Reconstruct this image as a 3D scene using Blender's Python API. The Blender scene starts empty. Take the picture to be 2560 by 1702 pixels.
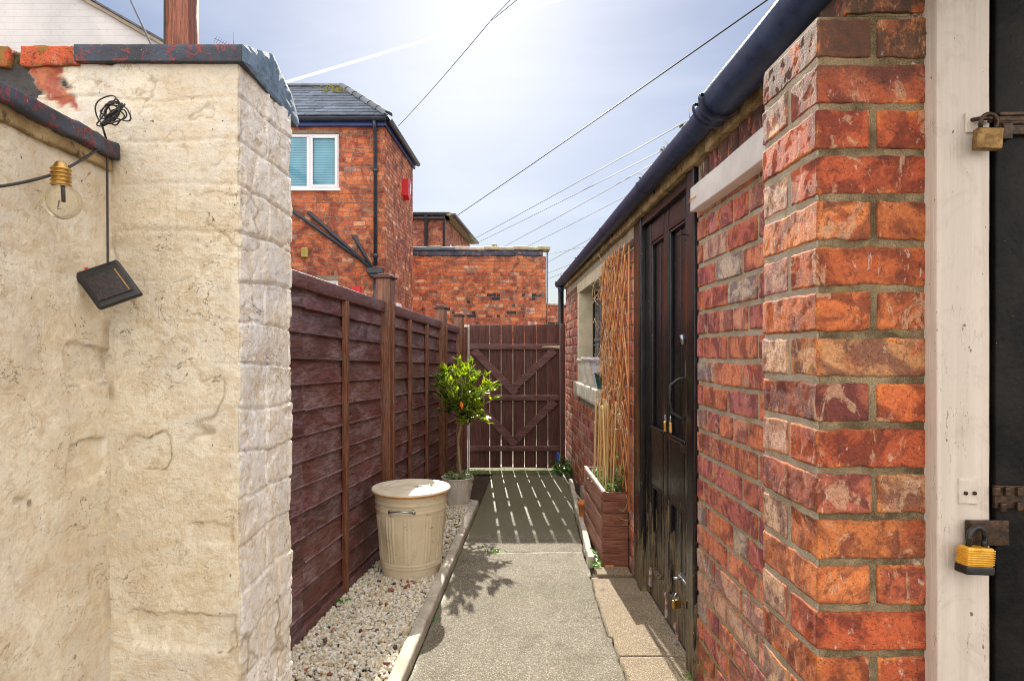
import bpy, math, random
import numpy as np
from mathutils import Vector, Matrix
R = math.radians
random.seed(7)
rng = np.random.default_rng(11)
sc = bpy.context.scene
COL = sc.collection

# ------------------------------------------------------------------ camera, sky, sun, exposure
H, F = 1.19, 1560.0            # eye height; focal length in pixels of the 2560-wide photograph
VX, VY = 1249.0, 879.0         # where the alley's own direction meets the picture
cd = bpy.data.cameras.new('camera'); cam = bpy.data.objects.new('camera', cd); COL.objects.link(cam)
cam.location = (0, 0, H); cam.rotation_euler = (R(90), 0, 0)
cd.sensor_width = 36; cd.lens = 36 * F / 2560
cd.shift_x = (1280 - VX) / 2560; cd.shift_y = (VY - 851) / 2560
cd.clip_start = 0.02; cd.clip_end = 3000
sc.camera = cam
EL, AZ = R(31.5), R(-2.5)
S = Vector((math.sin(AZ) * math.cos(EL), math.cos(AZ) * math.cos(EL), math.sin(EL)))
sl = bpy.data.lights.new('sun', 'SUN'); so = bpy.data.objects.new('sun', sl); COL.objects.link(so)
sl.energy = 3.0; sl.angle = R(0.5); sl.color = (1.0, 0.93, 0.80)
so.rotation_euler = S.to_track_quat('Z', 'Y').to_euler(); so.location = (0, 30, 20)
w = bpy.data.worlds.new('World'); sc.world = w; w.use_nodes = True
nt = w.node_tree; nt.nodes.clear()
def wn(t, **k):
    n = nt.nodes.new(t)
    for a, b in k.items(): setattr(n, a, b)
    return n
out = wn('ShaderNodeOutputWorld'); bg = wn('ShaderNodeBackground'); bg.inputs['Strength'].default_value = 0.15
sky = wn('ShaderNodeTexSky', sky_type='NISHITA', sun_disc=False, sun_elevation=EL, sun_rotation=AZ, altitude=0, air_density=1.0, dust_density=1.3, ozone_density=1.0)
tc = wn('ShaderNodeTexCoord')
# thin high cloud and one aeroplane trail, both part of the sky
nz = wn('ShaderNodeTexNoise'); nz.inputs['Scale'].default_value = 2.2; nz.inputs['Detail'].default_value = 6; nz.inputs['Distortion'].default_value = .8
mp = wn('ShaderNodeMapping'); mp.inputs['Scale'].default_value = (1, 1, 3.5)
cr = wn('ShaderNodeMapRange'); cr.inputs[1].default_value = .42; cr.inputs[2].default_value = .75; cr.inputs[3].default_value = 0; cr.inputs[4].default_value = .16
def pdir(sx, sy): return Vector(((sx - VX) / F, 1, (VY - sy) / F)).normalized()
a, b = pdir(722, 204), pdir(1400, 0)
n = a.cross(b).normalized()
dt = wn('ShaderNodeVectorMath', operation='DOT_PRODUCT'); dt.inputs[1].default_value = n
ab = wn('ShaderNodeMath', operation='ABSOLUTE')
n2 = wn('ShaderNodeTexNoise'); n2.inputs['Scale'].default_value = 30
ad = wn('ShaderNodeMath', operation='MULTIPLY_ADD'); ad.inputs[1].default_value = .0012; 
tr = wn('ShaderNodeMapRange', interpolation_type='SMOOTHSTEP'); tr.inputs[1].default_value = .0014; tr.inputs[2].default_value = .0032; tr.inputs[3].default_value = .8; tr.inputs[4].default_value = 0
mx = wn('ShaderNodeMath', operation='MAXIMUM')
mixc = wn('ShaderNodeMix', data_type='RGBA')
mixc.inputs['B'].default_value = (3.0, 3.1, 3.2, 1)
hs = wn('ShaderNodeHueSaturation'); hs.inputs['Saturation'].default_value = 1.38; hs.inputs['Value'].default_value = .325
tint = wn('ShaderNodeMix', data_type='RGBA', blend_type='MULTIPLY'); tint.inputs['Factor'].default_value = 1; tint.inputs['B'].default_value = (.86, .99, 1.24, 1)
gm = wn('ShaderNodeGamma'); gm.inputs[1].default_value = .615
L = nt.links.new
L(tc.outputs['Generated'], mp.inputs[0]); L(mp.outputs[0], nz.inputs[0]); L(nz.outputs[0], cr.inputs[0])
L(tc.outputs['Generated'], dt.inputs[0]); L(dt.outputs['Value'], ab.inputs[0]); L(tc.outputs['Generated'], n2.inputs[0])
L(n2.outputs[0], ad.inputs[0]); L(ab.outputs[0], ad.inputs[2]); L(ad.outputs[0], tr.inputs[0])
L(cr.outputs[0], mx.inputs[0]); L(tr.outputs[0], mx.inputs[1]); L(mx.outputs[0], mixc.inputs['Factor'])
L(sky.outputs[0], gm.inputs[0]); L(gm.outputs[0], hs.inputs['Color']); L(hs.outputs[0], tint.inputs['A']); L(tint.outputs['Result'], mixc.inputs['A'])
# added fill light: made-up bright cloud bank in the sky away from the sun
bd = wn('ShaderNodeVectorMath', operation='DOT_PRODUCT'); bd.inputs[1].default_value = (0, -.85, .53); br_ = wn('ShaderNodeMapRange', interpolation_type='SMOOTHSTEP'); br_.inputs[1].default_value = -.28; br_.inputs[2].default_value = .5
bn_ = wn('ShaderNodeTexNoise'); bn_.inputs['Scale'].default_value = 2.5; bn_.inputs['Detail'].default_value = 7; bm = wn('ShaderNodeMapRange'); bm.inputs[1].default_value = .3; bm.inputs[2].default_value = .6; bm.inputs[3].default_value = .45
bmul = wn('ShaderNodeMath', operation='MULTIPLY'); mix2 = wn('ShaderNodeMix', data_type='RGBA'); mix2.inputs['B'].default_value = (5.6, 5.25, 4.9, 1)
L(tc.outputs['Generated'], bd.inputs[0]); L(bd.outputs['Value'], br_.inputs[0]); L(mp.outputs[0], bn_.inputs[0]); L(bn_.outputs[0], bm.inputs[0]); L(br_.outputs[0], bmul.inputs[0]); L(bm.outputs[0], bmul.inputs[1])
L(bmul.outputs[0], mix2.inputs['Factor']); L(mixc.outputs['Result'], mix2.inputs['A']); L(mix2.outputs['Result'], bg.inputs['Color']); L(bg.outputs[0], out.inputs[0])
sc.view_settings.view_transform = 'Standard'; sc.view_settings.look = 'None'
sc.view_settings.exposure = 1.68; sc.view_settings.gamma = 1; sc.cycles.pixel_filter_type = 'BLACKMAN_HARRIS'; sc.cycles.filter_width = 1.0

# ------------------------------------------------------------------ numeric noise
def _h(ix, iy, iz, s):
    with np.errstate(over='ignore'):
        v = (ix.astype(np.int64) * 374761393 + iy.astype(np.int64) * 668265263 + iz.astype(np.int64) * 2147483647 + s * 974634777)
        v = (v ^ (v >> 13)) * 1274126177
        v = (v ^ (v >> 16)) & 0xffffff
    return v / float(0xffffff) * 2 - 1
def vn(p, s=0):
    i = np.floor(p).astype(np.int64); f = p - i; f = f * f * (3 - 2 * f)
    x, y, z = i[:, 0], i[:, 1], i[:, 2]; r = 0
    for dx in (0, 1):
        for dy in (0, 1):
            for dz in (0, 1):
                wgt = (f[:, 0] if dx else 1 - f[:, 0]) * (f[:, 1] if dy else 1 - f[:, 1]) * (f[:, 2] if dz else 1 - f[:, 2])
                r = r + wgt * _h(x + dx, y + dy, z + dz, s)
    return r
def fbm(p, o=4, s=0):
    p = np.asarray(p, float); r = 0; a = 1; t = 0
    for k in range(o):
        r = r + a * vn(p * 2 ** k + 17.3 * k, s + k); t += a; a *= .5
    return r / t
def vec(p, s=0, o=2): return np.stack([fbm(p, o, s), fbm(p + 31.7, o, s + 5), fbm(p + 71.3, o, s + 9)], 1)
def sst(a, b, x):
    t = np.clip((x - a) / (b - a), 0, 1); return t * t * (3 - 2 * t)

# ------------------------------------------------------------------ mesh collecting
def T(loc=(0, 0, 0), rx=0, ry=0, rz=0, s=1):
    return np.array(Matrix.Translation(loc) @ Matrix.Rotation(rz, 4, 'Z') @ Matrix.Rotation(ry, 4, 'Y') @ Matrix.Rotation(rx, 4, 'X') @ Matrix.Scale(s, 4))
def frame(o, u, n, z=(0, 0, 1)):       # local x -> u, local y -> n, local z -> z
    m = np.eye(4); m[:3, 0] = u; m[:3, 1] = n; m[:3, 2] = z; m[:3, 3] = o; return m
def ap(m, v): return v if m is None else v @ m[:3, :3].T + m[:3, 3]
class M:
    def __init__(s): s.V = []; s.F = []; s.C = []; s.n = 0
    def add(s, V, F, col=(1, 1, 1), mi=0, sm=False, m=None, flip=False):
        V = ap(m, np.asarray(V, float)); F = [np.asarray(F)] if isinstance(F, np.ndarray) else F
        col = np.asarray(col, float)
        if col.ndim == 1: col = np.tile(col, (len(V), 1))
        groups = {}
        if isinstance(F, list) and len(F) and isinstance(F[0], np.ndarray): arrs = F
        else:
            for f in F: groups.setdefault(len(f), []).append(f)
            arrs = [np.array(g) for g in groups.values()]
        fl = flip or (m is not None and np.linalg.det(m[:3, :3]) < 0)
        for A in arrs: s.F.append(((A[:, ::-1] if fl else A) + s.n, mi, sm))
        s.V.append(V); s.C.append(col); s.n += len(V); return s
    def box(s, lo, hi, bev=0.003, col=(1, 1, 1), mi=0, m=None, sm=False):
        lo = np.array(lo, float); hi = np.array(hi, float); lo, hi = np.minimum(lo, hi), np.maximum(lo, hi)
        b = min(bev, .45 * (hi - lo).min()); V = []; ix = {}
        for sx in (0, 1):
            for sy in (0, 1):
                for sz in (0, 1):
                    c = np.where([sx, sy, sz], hi, lo); d = np.where([sx, sy, sz], -b, b)
                    for k in range(3):
                        p = c + d; p[k] = c[k]; ix[(sx, sy, sz, k)] = len(V); V.append(p)
        Fq = []; g = lambda a, k: ix[(a[0], a[1], a[2], k)]
        for k in range(3):
            i, j = [(1, 2), (2, 0), (0, 1)][k]
            for e in (0, 1):
                q = []
                for (u, v) in ((0, 0), (1, 0), (1, 1), (0, 1)):
                    a = [0, 0, 0]; a[k] = e; a[i] = u; a[j] = v; q.append(g(a, k))
                Fq.append(q if e else q[::-1])
        for k in range(3):
            i, j = [(1, 2), (2, 0), (0, 1)][k]
            for u in (0, 1):
                for v in (0, 1):
                    a = [0, 0, 0]; a[i] = u; a[j] = v; c2 = list(a); c2[k] = 1
                    q = [g(a, i), g(c2, i), g(c2, j), g(a, j)]
                    Fq.append(q if (u != v) else q[::-1])
        Ft = []
        for a in [(x, y, z) for x in (0, 1) for y in (0, 1) for z in (0, 1)]:
            q = [g(a, 0), g(a, 1), g(a, 2)]; Ft.append(q if sum(a) % 2 else q[::-1])
        return s.add(np.array(V), [np.array(Fq), np.array(Ft)], col, mi, sm, m)
    def rbox(s, lo, hi, h=.01, r=.004, amp=.001, freq=30, seed=0, col=(1, 1, 1), mi=0, m=None, skip=(), sm=True, fn=None, amp2=0, freq2=150, asc=(1, 1, 1), edge=None):
        lo = np.array(lo, float); hi = np.array(hi, float); lo, hi = np.minimum(lo, hi), np.maximum(lo, hi)
        r = min(r, .49 * (hi - lo).min()); VV = []; FF = []; n0 = 0
        def ax(k):
            n = max(2, int(math.ceil((hi[k] - lo[k]) / h))); t = np.linspace(lo[k], hi[k], n + 1)
            return np.unique(np.concatenate([t, [lo[k] + r * .35, lo[k] + r, hi[k] - r, hi[k] - r * .35]])) if r > 0 else t
        A = [ax(k) for k in range(3)]
        for k in range(3):
            i, j = [(1, 2), (2, 0), (0, 1)][k]
            for e in (0, 1):
                if (k, e) in skip: continue
                U, W = np.meshgrid(A[i], A[j], indexing='ij'); P = np.zeros(U.shape + (3,)); P[..., i] = U; P[..., j] = W; P[..., k] = hi[k] if e else lo[k]
                nu, nw = U.shape; I = np.arange(nu * nw).reshape(nu, nw) + n0
                q = np.stack([I[:-1, :-1], I[1:, :-1], I[1:, 1:], I[:-1, 1:]], -1).reshape(-1, 4)
                FF.append(q if e else q[:, ::-1]); VV.append(P.reshape(-1, 3)); n0 += nu * nw
        P = np.concatenate(VV); Fq = np.concatenate(FF)
        key = np.round(P * 1e6).astype(np.int64); _, fi, inv = np.unique(key, axis=0, return_index=True, return_inverse=True)
        P = P[fi]; Fq = inv.reshape(-1)[Fq]
        q = np.clip(P, lo + r, hi - r); d = P - q; ln = np.linalg.norm(d, axis=1, keepdims=True); ln[ln == 0] = 1
        P = np.where(ln > 0, q + d / ln * np.minimum(r, ln), P) if r > 0 else P
        W = P if m is None else ap(m, P)
        if edge is not None:
            dd_ = np.sort(np.minimum(P - lo, hi - P), axis=1)[:, 1]; ew = sst(edge, edge * .2, dd_ + edge * .9 * fbm(W * 60, 3, 77)); pk = sst(-.1, .1, fbm(W * 11 + seed, 2, 78))[:, None]
            col = np.array(col)[None] * np.ones((len(P), 1)); wear = pk * np.array([(.60, .20, .05)]) + (1 - pk) * col * .62; col = col * (1 - .8 * ew[:, None]) + wear * .8 * ew[:, None]
        D = vec(W * freq + seed * 3.1, seed) * amp * np.array(asc)
        if amp2: D = D + vec(W * freq2 + seed, seed + 3) * amp2 * np.array(asc)
        P = W + D
        if fn is not None: P = fn(P)
        return s.add(P, [Fq], col, mi, sm, None, m is not None and np.linalg.det(m[:3, :3]) < 0)
    def tube(s, pts, rad, n=8, col=(1, 1, 1), mi=0, sm=True, cap=True, m=None):
        pts = np.array(pts, float); k = len(pts); rad = np.full(k, rad) if np.isscalar(rad) else np.array(rad)
        V = []; up = None
        for i in range(k):
            t = pts[min(i + 1, k - 1)] - pts[max(i - 1, 0)]; t = t / (np.linalg.norm(t) + 1e-12)
            if up is None: up = np.array([0, 0, 1.]) if abs(t[2]) < .9 else np.array([1., 0, 0])
            a = np.cross(t, up); a /= np.linalg.norm(a) + 1e-12; b = np.cross(a, t); up = b
            an = np.linspace(0, 2 * np.pi, n, endpoint=False)
            V.append(pts[i] + rad[i] * (np.cos(an)[:, None] * a + np.sin(an)[:, None] * b))
        V = np.concatenate(V); q = []
        for i in range(k - 1):
            for j in range(n):
                j2 = (j + 1) % n; q.append((i * n + j, i * n + j2, (i + 1) * n + j2, (i + 1) * n + j))
        Fs = [np.array(q)]
        if cap: Fs.append(np.array([list(range(n))[::-1]])); Fs.append(np.array([[(k - 1) * n + j for j in range(n)]]))
        Fs = [f if i else f[:, ::-1] for i, f in enumerate(Fs)] if False else Fs
        return s.add(V, Fs, col, mi, sm, m)
    def lathe(s, prof, c=(0, 0, 0), n=48, col=(1, 1, 1), mi=0, sm=True, fn=None, m=None):
        an = np.linspace(0, 2 * np.pi, n, endpoint=False); V = []
        for (r, z) in prof:
            rr = np.full(n, r) if fn is None else fn(r, z, an)
            V.append(np.stack([c[0] + rr * np.cos(an), c[1] + rr * np.sin(an), np.full(n, c[2] + z)], 1))
        V = np.concatenate(V); q = []
        for i in range(len(prof) - 1):
            j = np.arange(n); j2 = (j + 1) % n
            q.append(np.stack([i * n + j, i * n + j2, (i + 1) * n + j2, (i + 1) * n + j], 1))
        return s.add(V, [np.concatenate(q)], col, mi, sm, m)
    def grid(s, P, col=(1, 1, 1), mi=0, sm=True, m=None):   # P (a,b,3)
        a, b = P.shape[:2]; I = np.arange(a * b).reshape(a, b)
        q = np.stack([I[:-1, :-1], I[1:, :-1], I[1:, 1:], I[:-1, 1:]], -1).reshape(-1, 4)
        return s.add(P.reshape(-1, 3), [q], col.reshape(-1, 3) if hasattr(col, 'ndim') and col.ndim == 3 else col, mi, sm, m)
    def prism(s, poly, m, d0, d1, col=(1, 1, 1), mi=0):      # poly in local x,z; extruded along local y
        n = len(poly); V = [(x, d0, z) for x, z in poly] + [(x, d1, z) for x, z in poly]
        Fs = [list(range(n)), [n + i for i in range(n)][::-1]] + [[i, i + n, (i + 1) % n + n, (i + 1) % n] for i in range(n)]
        return s.add(np.array(V, float), Fs, col, mi, False, m)
    def build(s, name, mats, parent=None, loc=None):
        V = np.concatenate(s.V); C = np.concatenate(s.C)
        if parent is not None:
            o0 = np.array(parent.matrix_basis.translation); q = parent.parent
            while q is not None: o0 = o0 + np.array(q.matrix_basis.translation); q = q.parent
            wl = np.array([V[:, 0].mean(), V[:, 1].mean(), V[:, 2].min()])
        else:
            o0 = np.zeros(3); wl = np.array([(V[:, 0].min() + V[:, 0].max()) / 2, (V[:, 1].min() + V[:, 1].max()) / 2, V[:, 2].min()])
        if loc is not None: wl = np.array(loc, float)
        V = V - wl
        me = bpy.data.meshes.new(name); me.vertices.add(len(V)); me.vertices.foreach_set('co', V.astype(np.float32).ravel())
        lt = []; li = []; mi = []; sm = []
        for A, i, smo in s.F:
            lt.append(np.full(len(A), A.shape[1])); li.append(A.ravel()); mi.append(np.full(len(A), i)); sm.append(np.full(len(A), smo))
        lt = np.concatenate(lt); li = np.concatenate(li)
        me.loops.add(len(li)); me.loops.foreach_set('vertex_index', li.astype(np.int32))
        me.polygons.add(len(lt)); ls = np.concatenate([[0], np.cumsum(lt)[:-1]])
        me.polygons.foreach_set('loop_start', ls.astype(np.int32)); me.polygons.foreach_set('loop_total', lt.astype(np.int32))
        me.polygons.foreach_set('material_index', np.concatenate(mi).astype(np.int32)); me.polygons.foreach_set('use_smooth', np.concatenate(sm).astype(bool))
        at = me.attributes.new('tone', 'FLOAT_COLOR', 'POINT'); at.data.foreach_set('color', np.concatenate([C, np.ones((len(C), 1))], 1).astype(np.float32).ravel())
        for mm in (mats if isinstance(mats, (list, tuple)) else [mats]): me.materials.append(mm)
        me.update(calc_edges=True); me.validate()
        o = bpy.data.objects.new(name, me); COL.objects.link(o)
        if parent is not None: o.parent = parent
        o.location = Vector(wl - o0); return o
def tag(o, label, cat, group=None):
    o['label'] = label; o['category'] = cat
    if group: o['group'] = group
    return o
def thing(name, loc, label, cat, group=None):
    o = bpy.data.objects.new(name, None); COL.objects.link(o); o.location = loc; o.empty_display_size = .05; return tag(o, label, cat, group)
def structure(o): o['kind'] = 'structure'; return o
def copy_tree(o, parent=None):
    c = o.copy(); COL.objects.link(c); c.parent = parent
    for ch in [x for x in COL.objects if x.parent == o]: copy_tree(ch, c)
    return c
def P(sx, sy, Y): return np.array([(sx - VX) * Y / F, Y, H + (VY - sy) * Y / F])

# ------------------------------------------------------------------ materials
class NM:
    def __init__(s, name):
        s.m = bpy.data.materials.new(name); s.m.use_nodes = True; s.t = s.m.node_tree; s.t.nodes.clear()
        s.o = s.n('ShaderNodeOutputMaterial'); s.b = s.n('ShaderNodeBsdfPrincipled'); s.l(s.b.outputs[0], s.o.inputs[0])
        s.tc = s.n('ShaderNodeTexCoord'); s.bh = None
    def n(s, t, **k):
        x = s.t.nodes.new(t)
        for a, b in k.items(): setattr(x, a, b)
        return x
    def l(s, a, b): s.t.links.new(a, b)
    def v(s, x, inp):
        if hasattr(x, 'links') or hasattr(x, 'is_output'): s.l(x, inp)
        else:
            if hasattr(inp.default_value, '__len__') and hasattr(x, '__len__') and len(x) == 3 and len(inp.default_value) == 4: x = (*x, 1)
            inp.default_value = x
    def co(s, sc=(1, 1, 1), rot=(0, 0, 0)):
        m = s.n('ShaderNodeMapping'); m.inputs['Scale'].default_value = sc; m.inputs['Rotation'].default_value = rot; s.l(s.tc.outputs['Object'], m.inputs[0]); return m.outputs[0]
    def noise(s, scale, det=4, co=None, rough=.55, dist=0):
        x = s.n('ShaderNodeTexNoise'); x.inputs['Scale'].default_value = scale; x.inputs['Detail'].default_value = det; x.inputs['Roughness'].default_value = rough; x.inputs['Distortion'].default_value = dist
        s.l(co if co is not None else s.tc.outputs['Object'], x.inputs[0]); return x.outputs[0]
    def vor(s, scale, feat='F1', out='Distance', co=None, rand=1):
        x = s.n('ShaderNodeTexVoronoi', feature=feat); x.inputs['Scale'].default_value = scale; x.inputs['Randomness'].default_value = rand
        s.l(co if co is not None else s.tc.outputs['Object'], x.inputs[0]); return x.outputs[out]
    def rng(s, x, a, b, c=0, d=1, smooth=True):
        m = s.n('ShaderNodeMapRange', interpolation_type='SMOOTHSTEP' if smooth else 'LINEAR'); s.l(x, m.inputs[0])
        for i, v in enumerate((a, b, c, d)): m.inputs[i + 1].default_value = v
        return m.outputs[0]
    def math(s, op, a, b=0.0, c=0.0):
        m = s.n('ShaderNodeMath', operation=op); s.v(a, m.inputs[0]); s.v(b, m.inputs[1]); s.v(c, m.inputs[2]); return m.outputs[0]
    def mix(s, f, a, b, bt='MIX'):
        m = s.n('ShaderNodeMix', data_type='RGBA', blend_type=bt); s.v(f, m.inputs['Factor']); s.v(a, m.inputs['A']); s.v(b, m.inputs['B']); return m.outputs['Result']
    def tone(s): 
        a = s.n('ShaderNodeAttribute'); a.attribute_name = 'tone'; return a.outputs['Color']
    def sep(s, c):
        x = s.n('ShaderNodeSeparateColor'); s.l(c, x.inputs[0]); return x.outputs
    def z(s):
        x = s.n('ShaderNodeSeparateXYZ'); s.l(s.tc.outputs['Object'], x.inputs[0]); return x.outputs
    def bump(s, h, dist=.002, st=1.0):
        b = s.n('ShaderNodeBump'); b.inputs['Distance'].default_value = dist; b.inputs['Strength'].default_value = st; s.l(h, b.inputs['Height'])
        if s.bh is not None: s.l(s.bh, b.inputs['Normal'])
        s.bh = b.outputs[0]; s.l(s.bh, s.b.inputs['Normal'])
    def fin(s, col, rough=.7, metal=0, spec=.5):
        s.v(col, s.b.inputs['Base Color']); s.v(rough, s.b.inputs['Roughness']); s.v(metal, s.b.inputs['Metallic']); s.b.inputs['Specular IOR Level'].default_value = spec; return s.m

def m_brick(name, scale=1.0, stain=.5):
    n = NM(name); c = n.tone()
    v1 = n.noise(11 * scale, 6, rough=.65, dist=.8); c1 = n.mix(n.rng(v1, .42, .56), n.mix(1, c, (.60, .50, .58), 'MULTIPLY'), n.mix(1, c, (1.32, 1.28, 1.15), 'MULTIPLY'))
    v2 = n.noise(30 * scale, 7, rough=.75, dist=1.4); c1 = n.mix(n.rng(v2, .56, .61, 0, 1.1 * stain), c1, (.07, .03, .028))
    v3 = n.noise(17 * scale, 7, n.co((1, 1, .55)), .7, 1.3); c1 = n.mix(n.rng(v3, .57, .61, 0, 1.2 * stain), c1, (.66, .42, .26))
    v5 = n.noise(13 * scale, 5, n.co((1.2, 1.2, 1)), .7, .9); c1 = n.mix(n.rng(v5, .58, .62, 0, 1.3 * stain), c1, (.52, .11, .035))
    v4 = n.noise(60 * scale, 5, n.co((1, 1, .4)), .7, .6); c1 = n.mix(n.rng(v4, .64, .67, 0, 1.2 * stain), c1, (.70, .64, .58))
    g = n.noise(150 * scale, 5, rough=.8); c1 = n.mix(n.rng(g, .38, .60, .55, 0), c1, n.mix(1, c1, (.45, .36, .36), 'MULTIPLY'))
    sp = n.vor(240 * scale); sm_ = n.noise(45 * scale, 2); c1 = n.mix(n.math('MULTIPLY', n.rng(sp, .34, .12), n.rng(sm_, .46, .56)), c1, (.045, .025, .022))
    if scale == 1: c1 = n.mix(n.math('MULTIPLY', n.rng(n.z()[2], .42, .05), n.rng(n.noise(14, 5, rough=.7), .50, .60, 0, .75)), c1, (.20, .17, .025)); c1 = n.mix(n.math('MULTIPLY', n.rng(n.z()[2], 1.70, 1.80), n.rng(n.noise(22, 6, n.co((1, 1, .4)), .75), .40, .50, 0, .85)), c1, (.06, .04, .03))
    n.bump(n.noise(55 * scale, 8, rough=.8), .0035 / scale, .9); n.bump(n.rng(sp, .1, .4), .0015 / scale, .6)
    return n.fin(c1, .8)
def m_mortar(name, a=(.42, .36, .28), b=(.27, .22, .16), scale=1.0, moss=0):
    n = NM(name); g = n.noise(420 * scale, 3, rough=.8); l_ = n.noise(9 * scale, 5, rough=.65)
    c = n.mix(n.rng(l_, .35, .65), b, a); c = n.mix(n.rng(g, .42, .62), n.mix(1, c, (.45, .42, .40), 'MULTIPLY'), c)
    c = n.mix(n.rng(n.noise(30 * scale, 4), .6, .7, 0, .5), c, (.30, .24, .10)); c = n.mix(n.math('MULTIPLY', n.rng(n.z()[2], .5, .05), n.rng(n.noise(9, 5, rough=.7), .45, .58, 0, .8)), c, (.20, .19, .03))
    n.bump(g, .0015 / scale, .9); n.bump(n.noise(90 * scale, 5), .002 / scale, .7); return n.fin(c, .95, spec=.2)
def m_paintwall(name='cream_masonry_paint', A=(.67, .58, .44), B=(.84, .77, .62), G=(.63, .59, .54), r0=.30, r1=.55):
    n = NM(name); t = n.sep(n.tone()); dirt_shade, expo, blk = t[0], t[1], t[2]
    l_ = n.noise(5, 6, rough=.65, dist=.5); c = n.mix(n.rng(l_, .34, .66), A, B)
    c = n.mix(n.rng(n.noise(2.2, 6, rough=.7, dist=1), .46, .66, 0, .65), c, G)
    c = n.mix(n.rng(n.noise(24, 6, rough=.75, dist=.8), .56, .72, 0, .55), c, (.50, .35, .17))
    c = n.mix(n.rng(n.noise(110, 5, rough=.8), .52, .70, 0, .35), c, (.36, .26, .15))
    def hair(sc_, w_, m1, m2, dist=.6):
        h = n.noise(sc_, 5, n.co((1, 1, 1.5)), .6, dist); d = n.math('ABSOLUTE', n.math('SUBTRACT', h, .5)); return n.math('MULTIPLY', n.rng(d, w_, 0), n.rng(n.noise(m1, 3), m2, m2 + .09))
    fl = n.rng(n.noise(16, 7, n.co((1, 1, 1.3)), .7, .7), .52, .535); fl2 = n.rng(n.noise(41, 6, n.co((1, 1, 1.2)), .7, .4), .57, .585); c = n.mix(n.math('MULTIPLY', fl, .35), c, (.62, .47, .28)); c = n.mix(n.math('MULTIPLY', fl2, .45), c, (.52, .40, .24))
    hr = n.math('MAXIMUM', hair(7, .0045, 4.3, .49), hair(24, .009, 7, .54)); c = n.mix(n.math('MULTIPLY', hr, .9), c, (.12, .075, .04))
    sp = n.noise(130, 3, n.co((1, 1, .7))); c = n.mix(n.math('MULTIPLY', n.rng(sp, .68, .74), n.rng(n.noise(11, 3), .47, .56)), c, (.09, .055, .03))
    sp2 = n.noise(52, 3, n.co((1, 1, .6))); c = n.mix(n.rng(sp2, .735, .76, 0, .9), c, (.13, .07, .03))
    c = n.mix(n.rng(dirt_shade, .15, 1, 0, .9, False), c, (.20, .12, .045))  # grime in cracks and crevices, darkened further in place of relief shade
    red = n.mix(n.rng(n.noise(50, 4), .4, .6), (.34, .055, .02), (.50, .14, .04)); c = n.mix(expo, c, red)
    c = n.mix(blk, c, (.018, .014, .012))
    n.bump(n.noise(9, 6, n.co((1, 1, 1.4)), .65), .010, .7); n.bump(n.noise(34, 6, n.co((1, 1, 1.5)), .7, .5), .005, .7); n.bump(n.noise(90, 6, n.co((1, 1, .45)), .75, .4), .0026, .8); n.bump(n.noise(280, 4, n.co((1, 1, .5)), .7), .0010, .7); n.bump(hr, .002, -.8); n.bump(fl, .003, -1); n.bump(fl2, .0022, -1)
    return n.fin(c, n.rng(n.noise(40, 3), .3, .7, r0, r1), spec=.6)
def m_generic(name, c1, c2, sc=8, rough=.6, metal=0, bsc=60, bd=.001, co=(1, 1, 1), tone=False, spots=None, spec=.5, r2=None):
    n = NM(name); k = n.co(co); x = n.noise(sc, 6, k, .65, .3); c = n.mix(n.rng(x, .35, .65), c1, c2)
    if tone: c = n.mix(1, c, n.tone(), 'MULTIPLY')
    if spots:
        for (scl, a, b, f, col) in spots: c = n.mix(n.rng(n.noise(scl, 5, n.co(co), .7, .8), a, b, 0, f), c, col)
    if bd: n.bump(n.noise(bsc, 6, k, .7), bd, .8)
    ro = rough if r2 is None else n.rng(n.noise(sc * 2, 4, k), .35, .65, rough, r2)
    return n.fin(c, ro, metal, spec)
def m_wood(name, c1, c2, axis='z', rough=.55, weather=None, bd=.0012, spots=None, tone=False, wf=.6, spec=.5):
    n = NM(name); st = {'z': (1, 1, .06), 'y': (1, .06, 1), 'x': (.06, 1, 1)}[axis]; k = n.co(st)
    g = n.noise(150, 6, k, .7, .6); l_ = n.noise(24, 4, k, .6, 1.2); c = n.mix(n.rng(l_, .32, .68), c1, c2); c = n.mix(n.rng(g, .40, .58), n.mix(1, c, (.45, .42, .42), 'MULTIPLY'), c)
    if tone: c = n.mix(1, c, n.tone(), 'MULTIPLY')
    if weather:
        wz = n.noise(7, 5, n.co(tuple(1 if v == 1 else .35 for v in st)), .7, .7); c = n.mix(n.math('MULTIPLY', n.rng(wz, .42, .66, 0, wf), n.rng(g, .38, .6, .25, 1)), c, weather)
    kn = n.vor(5.5, co=n.co(tuple(1 if v == 1 else .3 for v in st))); c = n.mix(n.rng(kn, .09, .04, 0, .8), c, tuple(v * .3 for v in c1))
    if spots:
        for (scl, a, b, f, col) in spots: c = n.mix(n.rng(n.noise(scl, 5, None, .7, .8), a, b, 0, f), c, col)
    n.bump(g, bd, .9); n.bump(n.noise(26, 4, k), bd * 1.5, .5); return n.fin(c, n.rng(l_, .3, .7, rough, rough + .2), spec=spec)
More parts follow.
